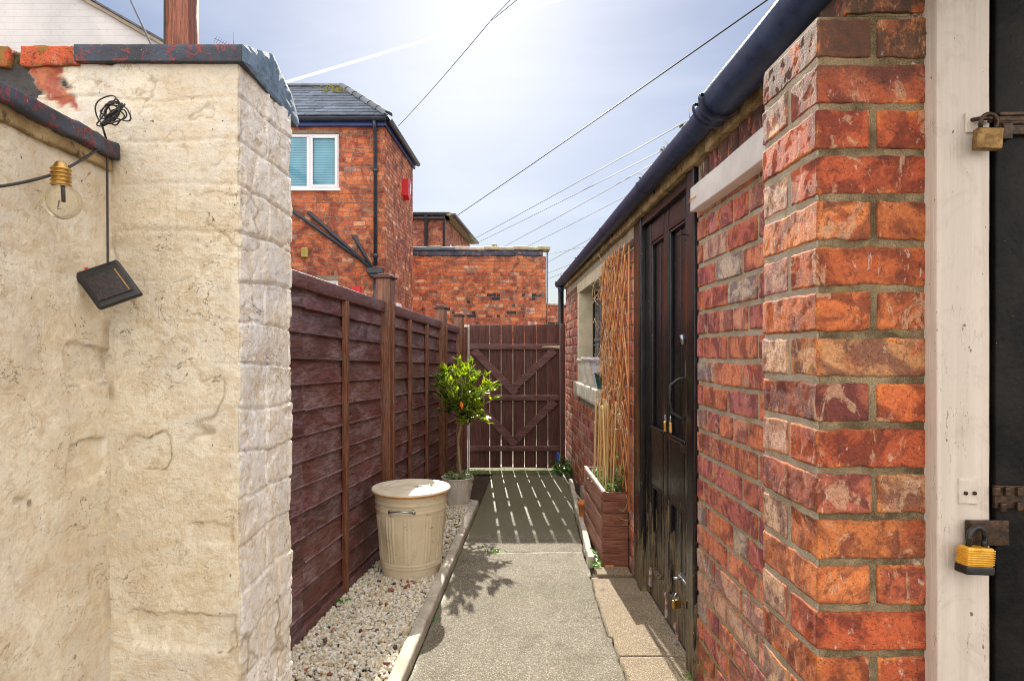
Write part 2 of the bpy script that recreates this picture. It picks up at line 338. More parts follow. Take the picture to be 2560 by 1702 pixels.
def m_concrete(name, a, b, dk, green=.0, agg=170, bd=.0035):
    n = NM(name); l_ = n.noise(2.4, 6, rough=.65, dist=.5); c = n.mix(n.rng(l_, .35, .66), a, b)
    v = n.vor(agg, out='Color'); vs = n.sep(v); d = n.vor(agg); g = n.noise(agg * 1.3, 3, rough=.8)
    c = n.mix(n.rng(vs[0], .0, 1, 0, .75, False), c, n.mix(1, c, (.42, .40, .40), 'MULTIPLY')); c = n.mix(n.rng(vs[1], .78, .95, 0, .55), c, (.72, .66, .55))
    c = n.mix(n.rng(d, .42, .62, 0, .8), c, dk); c = n.mix(n.rng(g, .55, .72, 0, .8), c, dk)
    c = n.mix(n.math('MULTIPLY', n.rng(n.vor(26), .10, .05), n.rng(n.noise(5, 2), .5, .55)), c, (.06, .035, .025))
    c = n.mix(n.rng(n.noise(1.3, 5, dist=1), .5, .75, 0, green), c, (.09, .11, .02)); c = n.mix(n.rng(n.noise(5.5, 7, rough=.7, dist=.8), .50, .64, 0, .45), c, n.mix(1, c, (.55, .52, .46), 'MULTIPLY')); c = n.mix(n.rng(n.noise(11, 6, rough=.75), .62, .68, 0, .6), c, (.12, .10, .07))
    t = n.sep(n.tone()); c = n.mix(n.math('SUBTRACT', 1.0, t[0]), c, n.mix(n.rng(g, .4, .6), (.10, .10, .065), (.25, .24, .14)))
    n.bump(n.rng(d, .1, .55, 1, 0), bd, .9); n.bump(n.noise(14, 6), .006, .5); n.bump(g, .0015, .7)
    return n.fin(c, n.rng(t[0], 0, 1, .5, .88), spec=.35)
MB = m_brick('near_brick'); MBF = m_brick('far_brick', .35, .25); MBM = m_brick('mid_brick', .8, .5)
MM = m_mortar('sandy_mortar', (.66, .58, .46), (.50, .42, .31)); MMF = m_mortar('far_mortar', (.42, .34, .27), (.30, .23, .18), .3)
MMD = m_mortar('stained_mortar', (.46, .36, .22), (.14, .105, .06))
MPW = m_paintwall(); MPW2 = m_paintwall('skylit_masonry_paint', (.80, .75, .66), (.93, .89, .83), (.76, .77, .80), .24, .45)  # second copy: sky brightness of the pier's side put into the paint colour
MCOP = m_generic('bitumen_coping', (.020, .024, .036), (.05, .065, .10), 12, .55, 0, 60, .004, spots=[(48, .56, .60, .95, (.50, .025, .015)), (48, .585, .615, .9, (.03, .02, .02)), (90, .66, .7, .8, (.55, .45, .3))], r2=.65)
MSLC = m_generic('slate_coping', (.10, .16, .24), (.17, .25, .36), 30, .75, 0, 120, .004, (1, 1, .6), spots=[(70, .60, .68, .8, (.03, .045, .07))])
MBL = m_generic('black_pvc_sky_sheen', (.013, .028, .080), (.026, .052, .13), 20, .38, 0, 90, .0006, spots=[(160, .70, .74, .6, (.32, .3, .25)), (9, .6, .8, .25, (.08, .075, .07))], r2=.5)  # blue sky sheen painted into the base colour of black plastic
MFW = m_wood('fence_board', (.13, .045, .040), (.21, .085, .078), 'y', .42, (.22, .17, .20), .0016, wf=.6)
MFV = m_wood('fence_batten', (.17, .055, .025), (.27, .105, .055), 'z', .5, (.26, .17, .13), .0012)
MGW = m_wood('gate_wood', (.085, .025, .018), (.14, .046, .036), 'z', .55, (.13, .075, .07), .0012, wf=.3)
MGR = m_wood('gate_rail_wood', (.14, .055, .048), (.21, .095, .088), 'x', .5, (.2, .13, .13), .0012)
MPL = m_wood('planter_wood', (.26, .095, .060), (.36, .15, .105), 'y', .55, (.30, .17, .12), .0010, wf=.5)
MPLX = m_wood('planter_end_wood', (.24, .085, .052), (.33, .13, .085), 'x', .6, (.28, .15, .10), .0010, wf=.5)
MPOST = m_wood('red_post_wood', (.23, .065, .035), (.34, .12, .07), 'z', .5, None, .001)
MPATH = m_concrete('path_concrete', (.35, .315, .25), (.44, .40, .32), (.10, .085, .06), .28)
MSLAB = m_concrete('side_slab_concrete', (.44, .345, .225), (.52, .42, .29), (.15, .11, .07), .1, 210, .002)
MKERB = m_generic('painted_kerb', (.40, .36, .29), (.60, .55, .46), 9, .8, 0, 70, .004, spots=[(26, .58, .7, .8, (.20, .17, .12)), (9, .6, .72, .5, (.12, .12, .05))])
MGV = m_generic('gravel_stone', (.75, .75, .75), (1.0, 1.0, 1.0), 60, .7, 0, 200, .001, tone=True)
MSOIL = m_generic('soil', (.035, .022, .014), (.08, .055, .035), 30, .95, 0, 60, .01)
MBIN = m_generic('cream_enamel', (.72, .62, .43), (.78, .69, .51), 6, .33, 0, 40, .0008, spots=[(34, .64, .67, .9, (.12, .07, .04)), (11, .60, .70, .5, (.48, .30, .13)), (70, .67, .70, .9, (.09, .05, .035)), (5, .55, .7, .35, (.45, .38, .26))], r2=.5)
MLID = m_generic('cream_lid', (.72, .64, .48), (.80, .73, .58), 6, .3, 0, 40, .001, spots=[(24, .67, .72, .8, (.18, .12, .07)), (8, .6, .75, .4, (.5, .4, .22))], r2=.45)
MRUST = m_generic('rusty_rim', (.48, .17, .03), (.70, .36, .08), 20, .7, 0, 120, .001, spots=[(30, .6, .7, .6, (.6, .5, .32))])
MGAL = m_generic('galvanised', (.30, .32, .36), (.45, .47, .5), 40, .3, .9, 100, .0004)
MBRASS = m_generic('brass', (.42, .24, .06), (.62, .40, .14), 40, .35, .8, 100, .0005)
MOLDB = m_generic('old_brass', (.16, .09, .03), (.34, .21, .07), 60, .5, .6, 200, .001, spots=[(90, .55, .65, .7, (.08, .03, .015))])
MSTEEL = m_generic('rusty_steel', (.025, .018, .015), (.09, .05, .03), 70, .45, .6, 200, .001)
MDKM = m_generic('dark_metal', (.012, .012, .013), (.03, .028, .026), 40, .4, .2, 200, .0008, spots=[(120, .62, .7, .7, (.25, .12, .05))])
def m_post():
    n = NM('aged_white_gloss'); k = n.co((1, 1, .03)); g = n.noise(55, 6, k, .65, .3); c = n.mix(n.rng(g, .35, .65), (.55, .48, .42), (.63, .56, .49))
    c = n.mix(n.rng(n.noise(12, 6, None, .75, 1), .50, .68, 0, .5), c, (.44, .37, .31)); h = n.math('ABSOLUTE', n.math('SUBTRACT', n.noise(9, 5, n.co((2.2, 2.2, .35)), .65, .8), .5)); cr_ = n.math('MULTIPLY', n.rng(h, .0035, 0), n.rng(n.noise(5, 3), .50, .58)); c = n.mix(n.math('MULTIPLY', cr_, .85), c, (.16, .11, .08))
    sp = n.noise(75, 3, n.co((1, 1, .6))); c = n.mix(n.rng(sp, .71, .735, 0, .9), c, (.13, .08, .05)); n.bump(n.noise(130, 6, k, .7), .0022, .9); n.bump(n.noise(20, 5), .003, .6); n.bump(n.rng(sp, .66, .74), .002, -1); n.bump(cr_, .002, -1); return n.fin(c, n.rng(g, .3, .7, .28, .5))
MWHT = m_post(); _unused = m_generic('white_gloss_wood', (.55, .48, .42), (.63, .56, .49), 55, .36, 0, 120, .0016, (1, 1, .03), spots=[(60, .54, .62, .5, (.44, .38, .33)), (26, .60, .68, .5, (.38, .31, .25)), (300, .66, .72, .7, (.22, .15, .10))])
MWHT2 = m_generic('white_paint', (.66, .62, .60), (.76, .72, .70), 10, .5, 0, 60, .0012, spots=[(60, .68, .72, .6, (.35, .25, .15))])
MCRM = m_generic('cream_reveal', (.56, .48, .34), (.68, .60, .44), 9, .7, 0, 60, .002, spots=[(30, .62, .72, .6, (.3, .22, .12))])
MEAV = m_generic('old_eaves_mortar', (.22, .14, .06), (.46, .34, .18), 14, .95, 0, 45, .009, spots=[(30, .55, .65, .85, (.06, .04, .02)), (22, .62, .70, .8, (.55, .45, .28))])
MUPVC = m_generic('white_upvc', (.72, .72, .78), (.80, .80, .84), 3, .35, 0, 30, 0)
MSLATE = m_generic('roof_slate', (.7, .7, .7), (1.0, 1.0, 1.0), 5, .45, 0, 12, .01, tone=True, spots=[(6, .62, .7, .35, (.12, .14, .05))])
MTILE = m_generic('clay_coping_tile', (.8, .8, .8), (1.1, 1.1, 1.1), 6, .55, 0, 12, .008, tone=True, spots=[(7, .55, .7, .5, (.16, .14, .10))])
MREDP = m_generic('red_plastic', (.50, .012, .018), (.60, .02, .03), 5, .4, 0, 50, 0)
MPOTW = m_generic('white_glazed_pot', (.58, .54, .48), (.68, .64, .57), 12, .5, 0, 60, .001, spots=[(30, .62, .7, .5, (.3, .26, .2))])
MPOTL = m_generic('lilac_glazed_pot', (.50, .46, .55), (.62, .58, .64), 12, .3, 0, 60, .001, spots=[(12, .55, .7, .6, (.45, .36, .3))])
MTER = m_generic('terracotta', (.55, .19, .06), (.66, .27, .10), 12, .8, 0, 90, .001)
MGRNP = m_generic('green_plastic', (.012, .06, .045), (.02, .09, .07), 12, .35, 0, 60, 0)
MSTONE = m_generic('rough_stone', (.22, .19, .13), (.36, .32, .23), 20, .9, 0, 60, .006, spots=[(14, .55, .7, .6, (.12, .13, .04))])
MCANE = m_generic('bamboo', (.55, .38, .15), (.72, .54, .27), 20, .5, 0, 90, .0006, (1, 1, .1), tone=True)
MLATH = m_generic('willow_lath', (.50, .18, .055), (.72, .36, .14), 20, .55, 0, 90, .0008, (1, 1, .15), tone=True)
MTWIG = m_generic('dry_tendril', (.42, .30, .17), (.62, .48, .30), 30, .8, 0, 90, 0)
MBARK = m_generic('pale_bark', (.24, .19, .11), (.42, .35, .22), 60, .85, 0, 140, .002, (1, 1, .3))
MCAB = m_generic('cable', (.012, .012, .014), (.025, .024, .026), 60, .45, 0, 400, .0004)
MWIRE = m_generic('overhead_wire', (.03, .03, .035), (.05, .05, .055), 4, .6, 0, 40, 0)
MBLK = m_wood('black_door_paint', (.008, .007, .008), (.02, .017, .019), 'z', .24, None, .0008, spots=[(60, .68, .72, .8, (.35, .33, .3))])
def m_leaf(name, a, b, rough=.3, tr=.45):
    n = NM(name); c = n.mix(1, n.mix(n.noise(40, 3), a, b), n.tone(), 'MULTIPLY'); n.bump(n.noise(200, 3), .0006, .6); n.fin(c, rough)
    t = n.n('ShaderNodeBsdfTranslucent'); c2 = n.mix(1, c, (1.5, 1.6, .5), 'MULTIPLY'); n.l(c2, t.inputs[0]); mx_ = n.n('ShaderNodeMixShader'); mx_.inputs[0].default_value = tr
    n.l(n.b.outputs[0], mx_.inputs[1]); n.l(t.outputs[0], mx_.inputs[2]); n.l(mx_.outputs[0], n.o.inputs[0]); return n.m
MLEAF = m_leaf('bay_leaf', (.14, .22, .012), (.32, .40, .03), .22, .5); MIVY = m_leaf('ivy_leaf', (.04, .13, .02), (.10, .24, .04), .4, .3)
def m_door():
    n = NM('worn_black_gloss'); zz = n.z()[2]; k = n.co((1, 1, .05)); g = n.noise(120, 6, k, .7, .5); st = n.noise(32, 5, n.co((1, 1, .14)), .7, .5)
    blk = n.mix(n.rng(n.noise(7, 4, k), .4, .7), (.006, .006, .008), (.020, .013, .020))
    wood = n.mix(n.rng(g, .38, .62), (.05, .035, .02), (.22, .17, .10))
    hgt = n.rng(zz, .75, .15, 0, .28, False); wm = n.rng(n.math('ADD', st, hgt), .68, .76)
    c = n.mix(wm, blk, wood); c = n.mix(n.rng(n.noise(150, 3, n.co((1, 1, .3))), .72, .76, 0, .8), c, (.5, .45, .42))
    n.bump(g, .0012, .8); n.bump(wm, .0008, -.6); return n.fin(c, n.math('MULTIPLY_ADD', wm, .5, n.rng(n.noise(18, 4), .3, .7, .09, .24)))
MDOOR = m_door()
def m_darkdoor():
    n = NM('near_black_door'); c = n.mix(n.rng(n.noise(9, 5), .4, .7), (.006, .006, .007), (.016, .014, .013)); sp = n.noise(210, 3)
    c = n.mix(n.rng(sp, .74, .77, 0, .8), c, (.4, .35, .28)); n.bump(n.noise(90, 6), .0018, .9); return n.fin(c, .42)
MPB = m_generic('plain_black_plastic', (.008, .008, .009), (.018, .017, .018), 20, .35, 0, 90, .0006, spots=[(160, .66, .7, .6, (.25, .22, .18))]); MNB = m_darkdoor(); MNB.node_tree.nodes['Principled BSDF'].inputs['Specular IOR Level'].default_value = .12
def m_blind():
    n = NM('window_glass_blind'); z = n.z()[2]; wv = n.math('SINE', n.math('MULTIPLY', z, 2 * math.pi / .045)); c = n.mix(n.rng(wv, -.6, .7), (.07, .21, .31), (.15, .36, .46))
    c = n.mix(n.rng(n.noise(2, 2), .4, .7, 0, .35), c, (.2, .5, .62)); return n.fin(c, .07, spec=.7)
MBLI = m_blind()
MPANE = m_generic('dark_glass', (.012, .018, .024), (.03, .045, .055), 4, .06, 0, 10, 0, spec=.8)
def m_glass():
    n = NM('bulb_glass'); g = n.n('ShaderNodeBsdfGlass'); g.inputs['Roughness'].default_value = .03; g.inputs['IOR'].default_value = 1.3; g.inputs['Color'].default_value = (.95, .93, .86, 1)
    t = n.n('ShaderNodeBsdfTransparent'); m_ = n.n('ShaderNodeMixShader'); m_.inputs[0].default_value = .8; n.l(t.outputs[0], m_.inputs[1]); n.l(g.outputs[0], m_.inputs[2]); n.l(m_.outputs[0], n.o.inputs[0]); return n.m
MGLS = m_glass()
MGAB = m_generic('white_painted_gable', (.50, .49, .50), (.60, .58, .58), 2, .8, 0, 8, .01, (1, 1, 5))
MGND = m_generic('ground_earth', (.13, .11, .08), (.20, .17, .12), 3, .95, 0, 30, .01)
MMOSS = m_generic('moss', (.07, .075, .03), (.17, .17, .07), 30, .9, 0, 60, .006)
MDMOS = m_generic('gutter_moss', (.10, .10, .02), (.22, .20, .05), 60, .95, 0, 160, .004)

# ------------------------------------------------------------------ brickwork
SHADE = [(.50, .14, .045), (.54, .18, .06), (.42, .09, .035), (.55, .22, .09), (.48, .12, .04), (.54, .27, .13), (.38, .10, .05), (.50, .15, .05)]
PURP = [(.48, .16, .12), (.44, .14, .13), (.54, .18, .10), (.42, .15, .15), (.52, .24, .18), (.56, .20, .12), (.54, .33, .26), (.40, .13, .12)]
FAR = [(.50, .14, .06), (.46, .12, .055), (.54, .165, .065), (.43, .11, .055), (.38, .10, .055), (.55, .20, .10), (.51, .145, .055)]
COURSE = .083
def pick(pal, r): c = np.array(pal[r.integers(len(pal))]); return c * r.uniform(.82, 1.15)
def pick_far(pal, r): c = np.array(pal[r.integers(len(pal))]); return c * r.uniform(.88, 1.1)
def brickface(mb, m, w, z0, z1, pal, seed, L=.238, hd=.118, joint=.010, course=COURSE, zref=0.0, holes=(), res=.03, r=.004, amp=.0012, dep=.05, proud=.006, pattern='SSH', rare=None, jit=.0015, simple=False, mi=0, start=None):
    rg = np.random.default_rng(seed); k0 = int(math.floor((z0 - zref) / course)); k = k0
    while zref + k * course < z1 - .012:
        a = max(z0, zref + k * course + joint / 2); b = min(z1, zref + (k + 1) * course - joint / 2)
        if b - a > .012:
            u = -rg.uniform(0, L) if start is None else start[k % len(start)]; kind = pattern[k % len(pattern)]; t = 0
            while u < w:
                if kind == 'S': ln = L
                elif kind == 'H': ln = hd
                elif kind == 'F': ln = L if t % 2 == 0 else hd
                else: ln = L if rg.random() < .6 else hd
                u0, u1 = max(0, u + joint / 2), min(w, u + ln - joint / 2); u += ln; t += 1
                if u1 - u0 < .012: continue
                segs = [(u0, u1)]
                for (h0, h1, hz0, hz1) in holes:
                    if b > hz0 and a < hz1:
                        ns = []
                        for (p, q) in segs:
                            if q <= h0 or p >= h1: ns.append((p, q)); continue
                            if p < h0: ns.append((p, h0))
                            if q > h1: ns.append((h1, q))
                        segs = ns
                for (p, q) in segs:
                    if q - p < .01: continue
                    c = (pick_far if simple else pick)(pal, rg)
                    if rare is not None and rg.random() < rare[0]: c = np.array(rare[1][rg.integers(len(rare[1]))])
                    j = rg.uniform(-jit, jit, 6); lo = (p + j[0], -proud + j[1], a + j[2]); hi = (q + j[3], dep, b + j[4])
                    if simple: mb.box(lo, hi, .0, c, mi, m) if False else mb.add(*_sb(lo, hi), c, mi, False, m)
                    else: mb.rbox(lo, hi, res, r, amp, 42, int(rg.integers(999)), c, mi, m, skip=((1, 1),), asc=(.35, 1.1, 1.5), amp2=amp * .5, freq2=170, edge=.008 if res < .02 else None)
        k += 1
_SBF = np.array([[0, 1, 5, 4], [1, 3, 7, 5], [3, 2, 6, 7], [2, 0, 4, 6], [4, 5, 7, 6]])
def _sb(lo, hi):   # five-sided block: local y = lo is the face
    x0, y0, z0 = lo; x1, y1, z1 = hi
    V = np.array([(x0, y1, z0), (x1, y1, z0), (x0, y1, z1), (x1, y1, z1), (x0, y0, z0), (x1, y0, z0), (x0, y0, z1), (x1, y0, z1)])
    return V, [_SBF.copy()]
def slab_with_holes(mb, m, w, z0, z1, d0, d1, holes, mi):
    xs = sorted({0, w} | {h[0] for h in holes} | {h[1] for h in holes}); zs = sorted({z0, z1} | {h[2] for h in holes} | {h[3] for h in holes})
    for i in range(len(xs) - 1):
        for j in range(len(zs) - 1):
            cx, cz = (xs[i] + xs[i + 1]) / 2, (zs[j] + zs[j + 1]) / 2
            if any(h[0] < cx < h[1] and h[2] < cz < h[3] for h in holes): continue
            mb.box((xs[i], d0, zs[j]), (xs[i + 1], d1, zs[j + 1]), 0.0002, (1, 1, 1), mi, m)

# ================================================================== THE SETTING
mb = M(); mb.box((-60, -20, -.30), (60, 120, -.035), 0); structure(mb.build('ground', MGND))
def xk(Y): return -.334 + .069 * (Y - 2.255)          # outer line of the left kerb
def xr(Y): return .4626 + .0198 * (Y - 2.255) if Y < 3.5 else .485 + .062 * (Y - 3.5)   # right edge of the path
# path: displaced sheet with a ragged right edge
na, nb = 420, 90; ys = np.linspace(1.0, 6.6, na); P3 = np.zeros((na, nb, 3))
for i, y in enumerate(ys):
    e = xr(y) + .012 * fbm([[y * 3, 0, 0]], 3, 4)[0] + .006 * fbm([[y * 18, 2, 0]], 2, 5)[0] - (.015 if 2.6 < y < 3.3 else 0)
    if y < 3.3: e -= .02 * fbm([[y * 1.5, 5, 0]], 2, 6)[0]
    P3[i, :, 0] = np.linspace(xk(y) + .004, e, nb); P3[i, :, 1] = y
q = P3.reshape(-1, 3); zz = .004 * fbm(q * 2.2, 3, 2) + .0012 * fbm(q * 40, 3, 3)
jt = q[:, 1] - (3.70 + .02 * fbm(q * 4, 3, 8)); zz -= .010 * np.exp(-(jt / .005) ** 2)     # the crack across
cr1 = q[:, 1] - (2.78 - .25 * (q[:, 0] - .46) + .02 * fbm(q * 9, 3, 9)); zz -= .010 * np.exp(-(cr1 / .004) ** 2) * (q[:, 0] > .36)
P3[..., 2] = zz.reshape(na, nb); e = P3[:, -1:].copy(); e[..., 2] = -.06; P3 = np.concatenate([P3, e], 1)
qq = P3.reshape(-1, 3)
shade_damp = 1 - sst(4.02, 4.10, qq[:, 1] + .02 * fbm(qq * 8, 3, 12)) * (.80 + .35 * fbm(qq * np.array([5, 3, 1]), 4, 19))                       # gate's shadow painted dark into the path colour, with some mossy damp
shade_damp = np.where(fbm(qq * np.array([30, 3, 1]), 3, 5) > .45, np.minimum(1, shade_damp + .25), shade_damp)
crk = np.exp(-((qq[:, 1] - (3.70 + .02 * fbm(qq * 4, 3, 8))) / .009) ** 2); shade_damp = shade_damp * (1 - .9 * crk); edg = np.minimum(qq[:, 0] - (-.334 + .069 * (qq[:, 1] - 2.255)), .47 + .03 * (qq[:, 1] - 2.2) - qq[:, 0]); shade_damp = shade_damp * (1 - .75 * sst(.035, .0, edg + .03 * fbm(qq * 12, 4, 91)))
mb = M(); mb.grid(P3, np.stack([shade_damp.reshape(na, -1)] * 3, -1)); structure(mb.build('path', MPATH))
# lighter slab strip in front of the shed door
def slab(y0, y1, name):
    na, nb = int((y1 - y0) / .012), 24; P3 = np.zeros((na + 2, nb + 2, 3)); yy = np.linspace(y0, y1, na)
    for i in range(na):
        y = yy[i]; e = xr(y) + .012 * fbm([[y * 3, 0, 0]], 3, 4)[0] + .006 * fbm([[y * 18, 2, 0]], 2, 5)[0] - (.015 if 2.6 < y < 3.3 else 0) - (.02 * fbm([[y * 1.5, 5, 0]], 2, 6)[0] if y < 3.3 else 0)
        e += .009 + .004 * fbm([[y * 30, 9, 0]], 2, 16)[0]
        P3[i + 1, 1:-1, 0] = np.linspace(e, .735, nb); P3[i + 1, 0, 0] = e; P3[i + 1, -1, 0] = .735; P3[i + 1, :, 1] = y
    P3[0] = P3[1]; P3[-1] = P3[-2]; q = P3.reshape(-1, 3); z = .003 * fbm(q * 3, 3, 12) + .0012 * fbm(q * 40, 3, 13) + .004
    P3[..., 2] = z.reshape(P3.shape[:2]); P3[0, :, 2] = P3[-1, :, 2] = -.05; P3[:, 0, 2] = -.05; P3[:, -1, 2] = -.05
    mb = M(); mb.grid(P3, (1, 1, 1)); structure(mb.build(name, MSLAB))
slab(1.0, 2.425, 'pavement_slab'); slab(2.432, 3.28, 'pavement_slab')
mb = M(); mb.box((.40, .9, -.034), (.80, 3.4, -.016), 0); mb.rbox((.50, 3.28, -.03), (.72, 6.6, -.008), .03, .002, .008, 9, 3); structure(mb.build('soil_strip', MSOIL))
# left gravel bed: sheet under the stones
def xf(Y): return -.835 + .123 * (Y - 2.51)           # the fence line
mb = M(); mb.add([(xf(.9) - .1, .9, -.005), (xk(.9), .9, -.005), (xk(6), 6, -.005), (xf(6) - .1, 6, -.005)], [[0, 1, 2, 3]]); structure(mb.build('gravel_bed_base', MSOIL))
# kerbs
mb = M(); d = np.array([.069, 1, 0]); d /= np.linalg.norm(d)
for (y0, y1) in ((1.0, 2.9), (2.905, 3.86), (3.866, 4.80)):
    mb.rbox((-.056, 0, -.04), (-.002, (y1 - y0) / d[1], .052), .02, .012, .0035, 9, int(y0 * 10), m=frame((xk(y0), y0, 0), d, (-d[1], d[0], 0)) @ np.array(Matrix.Rotation(R(90), 4, 'Z')) if False else frame((xk(y0), y0, 0), (d[1], -d[0], 0), d), amp2=.0012)
structure(mb.build('kerb', MKERB))
mb = M(); d = np.array([.062, 1, 0]); d /= np.linalg.norm(d)
for (y0, y1) in ((3.46, 4.45), (4.46, 5.60)):
    mb.rbox((0, 0, -.03), (.036, y1 - y0, .055), .02, .008, .004, 9, int(y0 * 10), m=frame((xr(y0) + .004, y0, 0), (d[1], -d[0], 0), d), amp2=.0015)
structure(mb.build('kerb', MKERB))
# gravel: thousands of small stones, one uncountable mass
t = (1 + 5 ** .5) / 2
IV = np.array([(-1, t, 0), (1, t, 0), (-1, -t, 0), (1, -t, 0), (0, -1, t), (0, 1, t), (0, -1, -t), (0, 1, -t), (t, 0, -1), (t, 0, 1), (-t, 0, -1), (-t, 0, 1)]) / math.sqrt(1 + t * t)
IF = np.array([(0, 11, 5), (0, 5, 1), (0, 1, 7), (0, 7, 10), (0, 10, 11), (1, 5, 9), (5, 11, 4), (11, 10, 2), (10, 7, 6), (7, 1, 8), (3, 9, 4), (3, 4, 2), (3, 2, 6), (3, 6, 8), (3, 8, 9), (4, 9, 5), (2, 4, 11), (6, 2, 10), (8, 6, 7), (9, 8, 1)])
def stones(n, y0, y1, pal, wts, smin, smax, xa, xb, zb=.0, seed=1, over=None):
    g = np.random.default_rng(seed); y = g.uniform(y0, y1, n); f = g.random(n); x = np.array([xa(v) for v in y]) * (1 - f) + np.array([xb(v) for v in y]) * f
    s = g.uniform(smin, smax, n); V = IV[None] * (1 + g.normal(0, .12, (n, 12, 1))); V = V * g.uniform([.8, .65, .5], [1.25, 1.0, .85], (n, 3))[:, None, :]
    A = g.normal(size=(n, 4)) * np.array([1, .35, .35, 1]); A /= np.linalg.norm(A, axis=1, keepdims=True); w_, a, b, c = A.T
    Rm = np.stack([np.stack([1 - 2 * (b * b + c * c), 2 * (a * b - c * w_), 2 * (a * c + b * w_)], 1), np.stack([2 * (a * b + c * w_), 1 - 2 * (a * a + c * c), 2 * (b * c - a * w_)], 1), np.stack([2 * (a * c - b * w_), 2 * (b * c + a * w_), 1 - 2 * (a * a + b * b)], 1)], 1)
    V = np.einsum('nij,nkj->nki', Rm, V) * s[:, None, None]; zc = zb + s * .35 + g.uniform(0, .012, n)
    V += np.stack([x, y, zc], 1)[:, None, :]; ci = g.choice(len(pal), n, p=wts); C = np.array(pal)[ci] * g.uniform(.8, 1.1, (n, 1)); C = np.repeat(C, 12, 0)
    return V.reshape(-1, 3), (IF[None] + 12 * np.arange(n)[:, None, None]).reshape(-1, 3), C
GP = [(.84, .79, .66), (.76, .69, .52), (.90, .87, .80), (.64, .56, .40), (.40, .16, .09), (.25, .12, .09), (.74, .56, .32)]
mb = M()
mb.add(*(lambda r: (r[0], [r[1]], r[2]))(stones(10500, 1.6, 3.3, GP, [.3, .2, .33, .09, .008, .008, .064], .0062, .0108, lambda v: xf(v) + .02, lambda v: xk(v) - .058, .002, 1)), sm=False)
mb.add(*(lambda r: (r[0], [r[1]], r[2]))(stones(4200, 3.3, 4.95, GP, [.3, .2, .24, .14, .025, .035, .06], .007, .012, lambda v: xf(v) + .02, lambda v: xk(v) - .058, .0, 2)), sm=False)
o = mb.build('gravel', MGV); o['kind'] = 'stuff'; tag(o, 'cream white pebble gravel between the fence and the kerb', 'gravel')
mb = M(); mb.add(*(lambda r: (r[0], [r[1]], r[2]))(stones(20, 1.7, 3.2, [(.30, .10, .06), (.15, .07, .055), (.45, .17, .09), (.5, .3, .2)], [.35, .3, .2, .15], .009, .015, lambda v: xf(v) + .04, lambda v: xk(v) - .07, .012, 4)), sm=True)
o = mb.build('brown_pebbles', MGV); o['kind'] = 'stuff'; tag(o, 'dark red and brown pebbles scattered over the cream gravel', 'gravel')

# ================================================================== LEFT: painted pier and low wall
YP, XP, XL = 1.154, -.480, -.721
def cracks(p, s, th=.012): a = fbm(p * np.array([5, 5, 6.5]), 4, s); mk_ = sst(.18, .4, fbm(p * 2.3, 2, s + 3)); return np.exp(-(a / th) ** 2) * mk_
def bricks_relief(u, z, seed, L=.238, wob=.010):
    p = np.stack([u * 6, z * 6, np.zeros_like(u) + seed], 1); uu = u + wob * fbm(p * 1.7, 3, seed); zz = z + wob * 1.6 * fbm(p + 9, 3, seed + 1)
    k = np.floor(zz / COURSE); fz = np.abs(zz / COURSE - k - .5) * COURSE; off = np.where(k % 2 == 0, 0, .5)
    fu = np.abs((uu / L + off) % 1 - .5) * L; ez = COURSE / 2 - fz; eu = L / 2 - fu
    return np.minimum(sst(.0005, .0045, ez + .002 * fbm(p * 6, 3, seed + 7)), sst(.0, .004, eu + .003 * fbm(p * 6, 3, seed + 8))), k
def sheet(path, z0f, z1f, dz, ds, cornerR=.012):
    """vertical sheet following a plan path; returns positions, normals, arc length, height, segment id"""
    pts = []; nrm = []; seg = []; arc = []; a0 = 0
    for i in range(len(path) - 1):
        a, b = np.array(path[i], float), np.array(path[i + 1], float); Ls = np.linalg.norm(b - a); d = (b - a) / Ls; nn = np.array([d[1], -d[0]])
        k = max(2, int(Ls / ds)); tt = np.linspace(0, 1, k + 1)
        if i < len(path) - 2: tt = tt[:-1]
        for t_ in tt: pts.append(a + (b - a) * t_); nrm.append(nn); seg.append(i); arc.append(a0 + t_ * Ls)
        a0 += Ls
    pts = np.array(pts); nrm = np.array(nrm); seg = np.array(seg); arc = np.array(arc)
    # soften normals at corners
    ns = nrm.copy()
    for k in range(-4, 5):
        j = np.clip(np.arange(len(pts)) + k, 0, len(pts) - 1); ns = ns + nrm[j] * (1 if abs(k) < 3 else .5)
    ns /= np.linalg.norm(ns, axis=1, keepdims=True)
    return pts, ns, seg, arc
# pier: front runs from far left to XP, then the side goes back
path = [(-1.55, YP), (XP, YP), (XP + .013, 1.40), (XP - .22, 1.41)]
pts, ns, seg, arc = sheet(path, 0, 0, 0, .0032); zt = 1.722
zs_ = np.arange(-.05, zt, .0034); NS, NZ = len(pts), len(zs_)
U = np.repeat(arc, NZ); Z = np.tile(zs_, NS); X = np.repeat(pts[:, 0], NZ); Y = np.repeat(pts[:, 1], NZ); SG = np.repeat(seg, NZ); N2 = np.repeat(ns, NZ, 0)
p = np.stack([X, Y, Z], 1); rel, kk = bricks_relief(U - 1.07, Z, 3)
strg = np.where(SG == 0, .0020 * sst(-.05, .35, fbm(p * 2.6, 2, 95)), .0055) * np.where((SG == 0), 1, np.where(Z > .78, 1, .55)); strg = np.where((SG == 0) & (Z < .55), .0007, strg)
hgt = -strg * (1 - rel) + np.where(SG == 0, .0020, .0050) * fbm(p * 9, 4, 1) + np.where(SG == 0, .0010, .0022) * fbm(p * 40, 4, 2) + np.where(SG > 0, .0032, 0) * _h(kk.astype(np.int64), np.floor(U * 4.2 + .5 * (kk % 2)).astype(np.int64), kk.astype(np.int64) * 0, 3)
flk = sst(.10, .13, fbm(p * 16, 4, 81)) * np.where(SG > 0, .0026, .0009); hgt -= flk; ck = np.maximum(cracks(p, 21, .018) * .9, cracks(p * 1.9, 23, .02) * .8); 
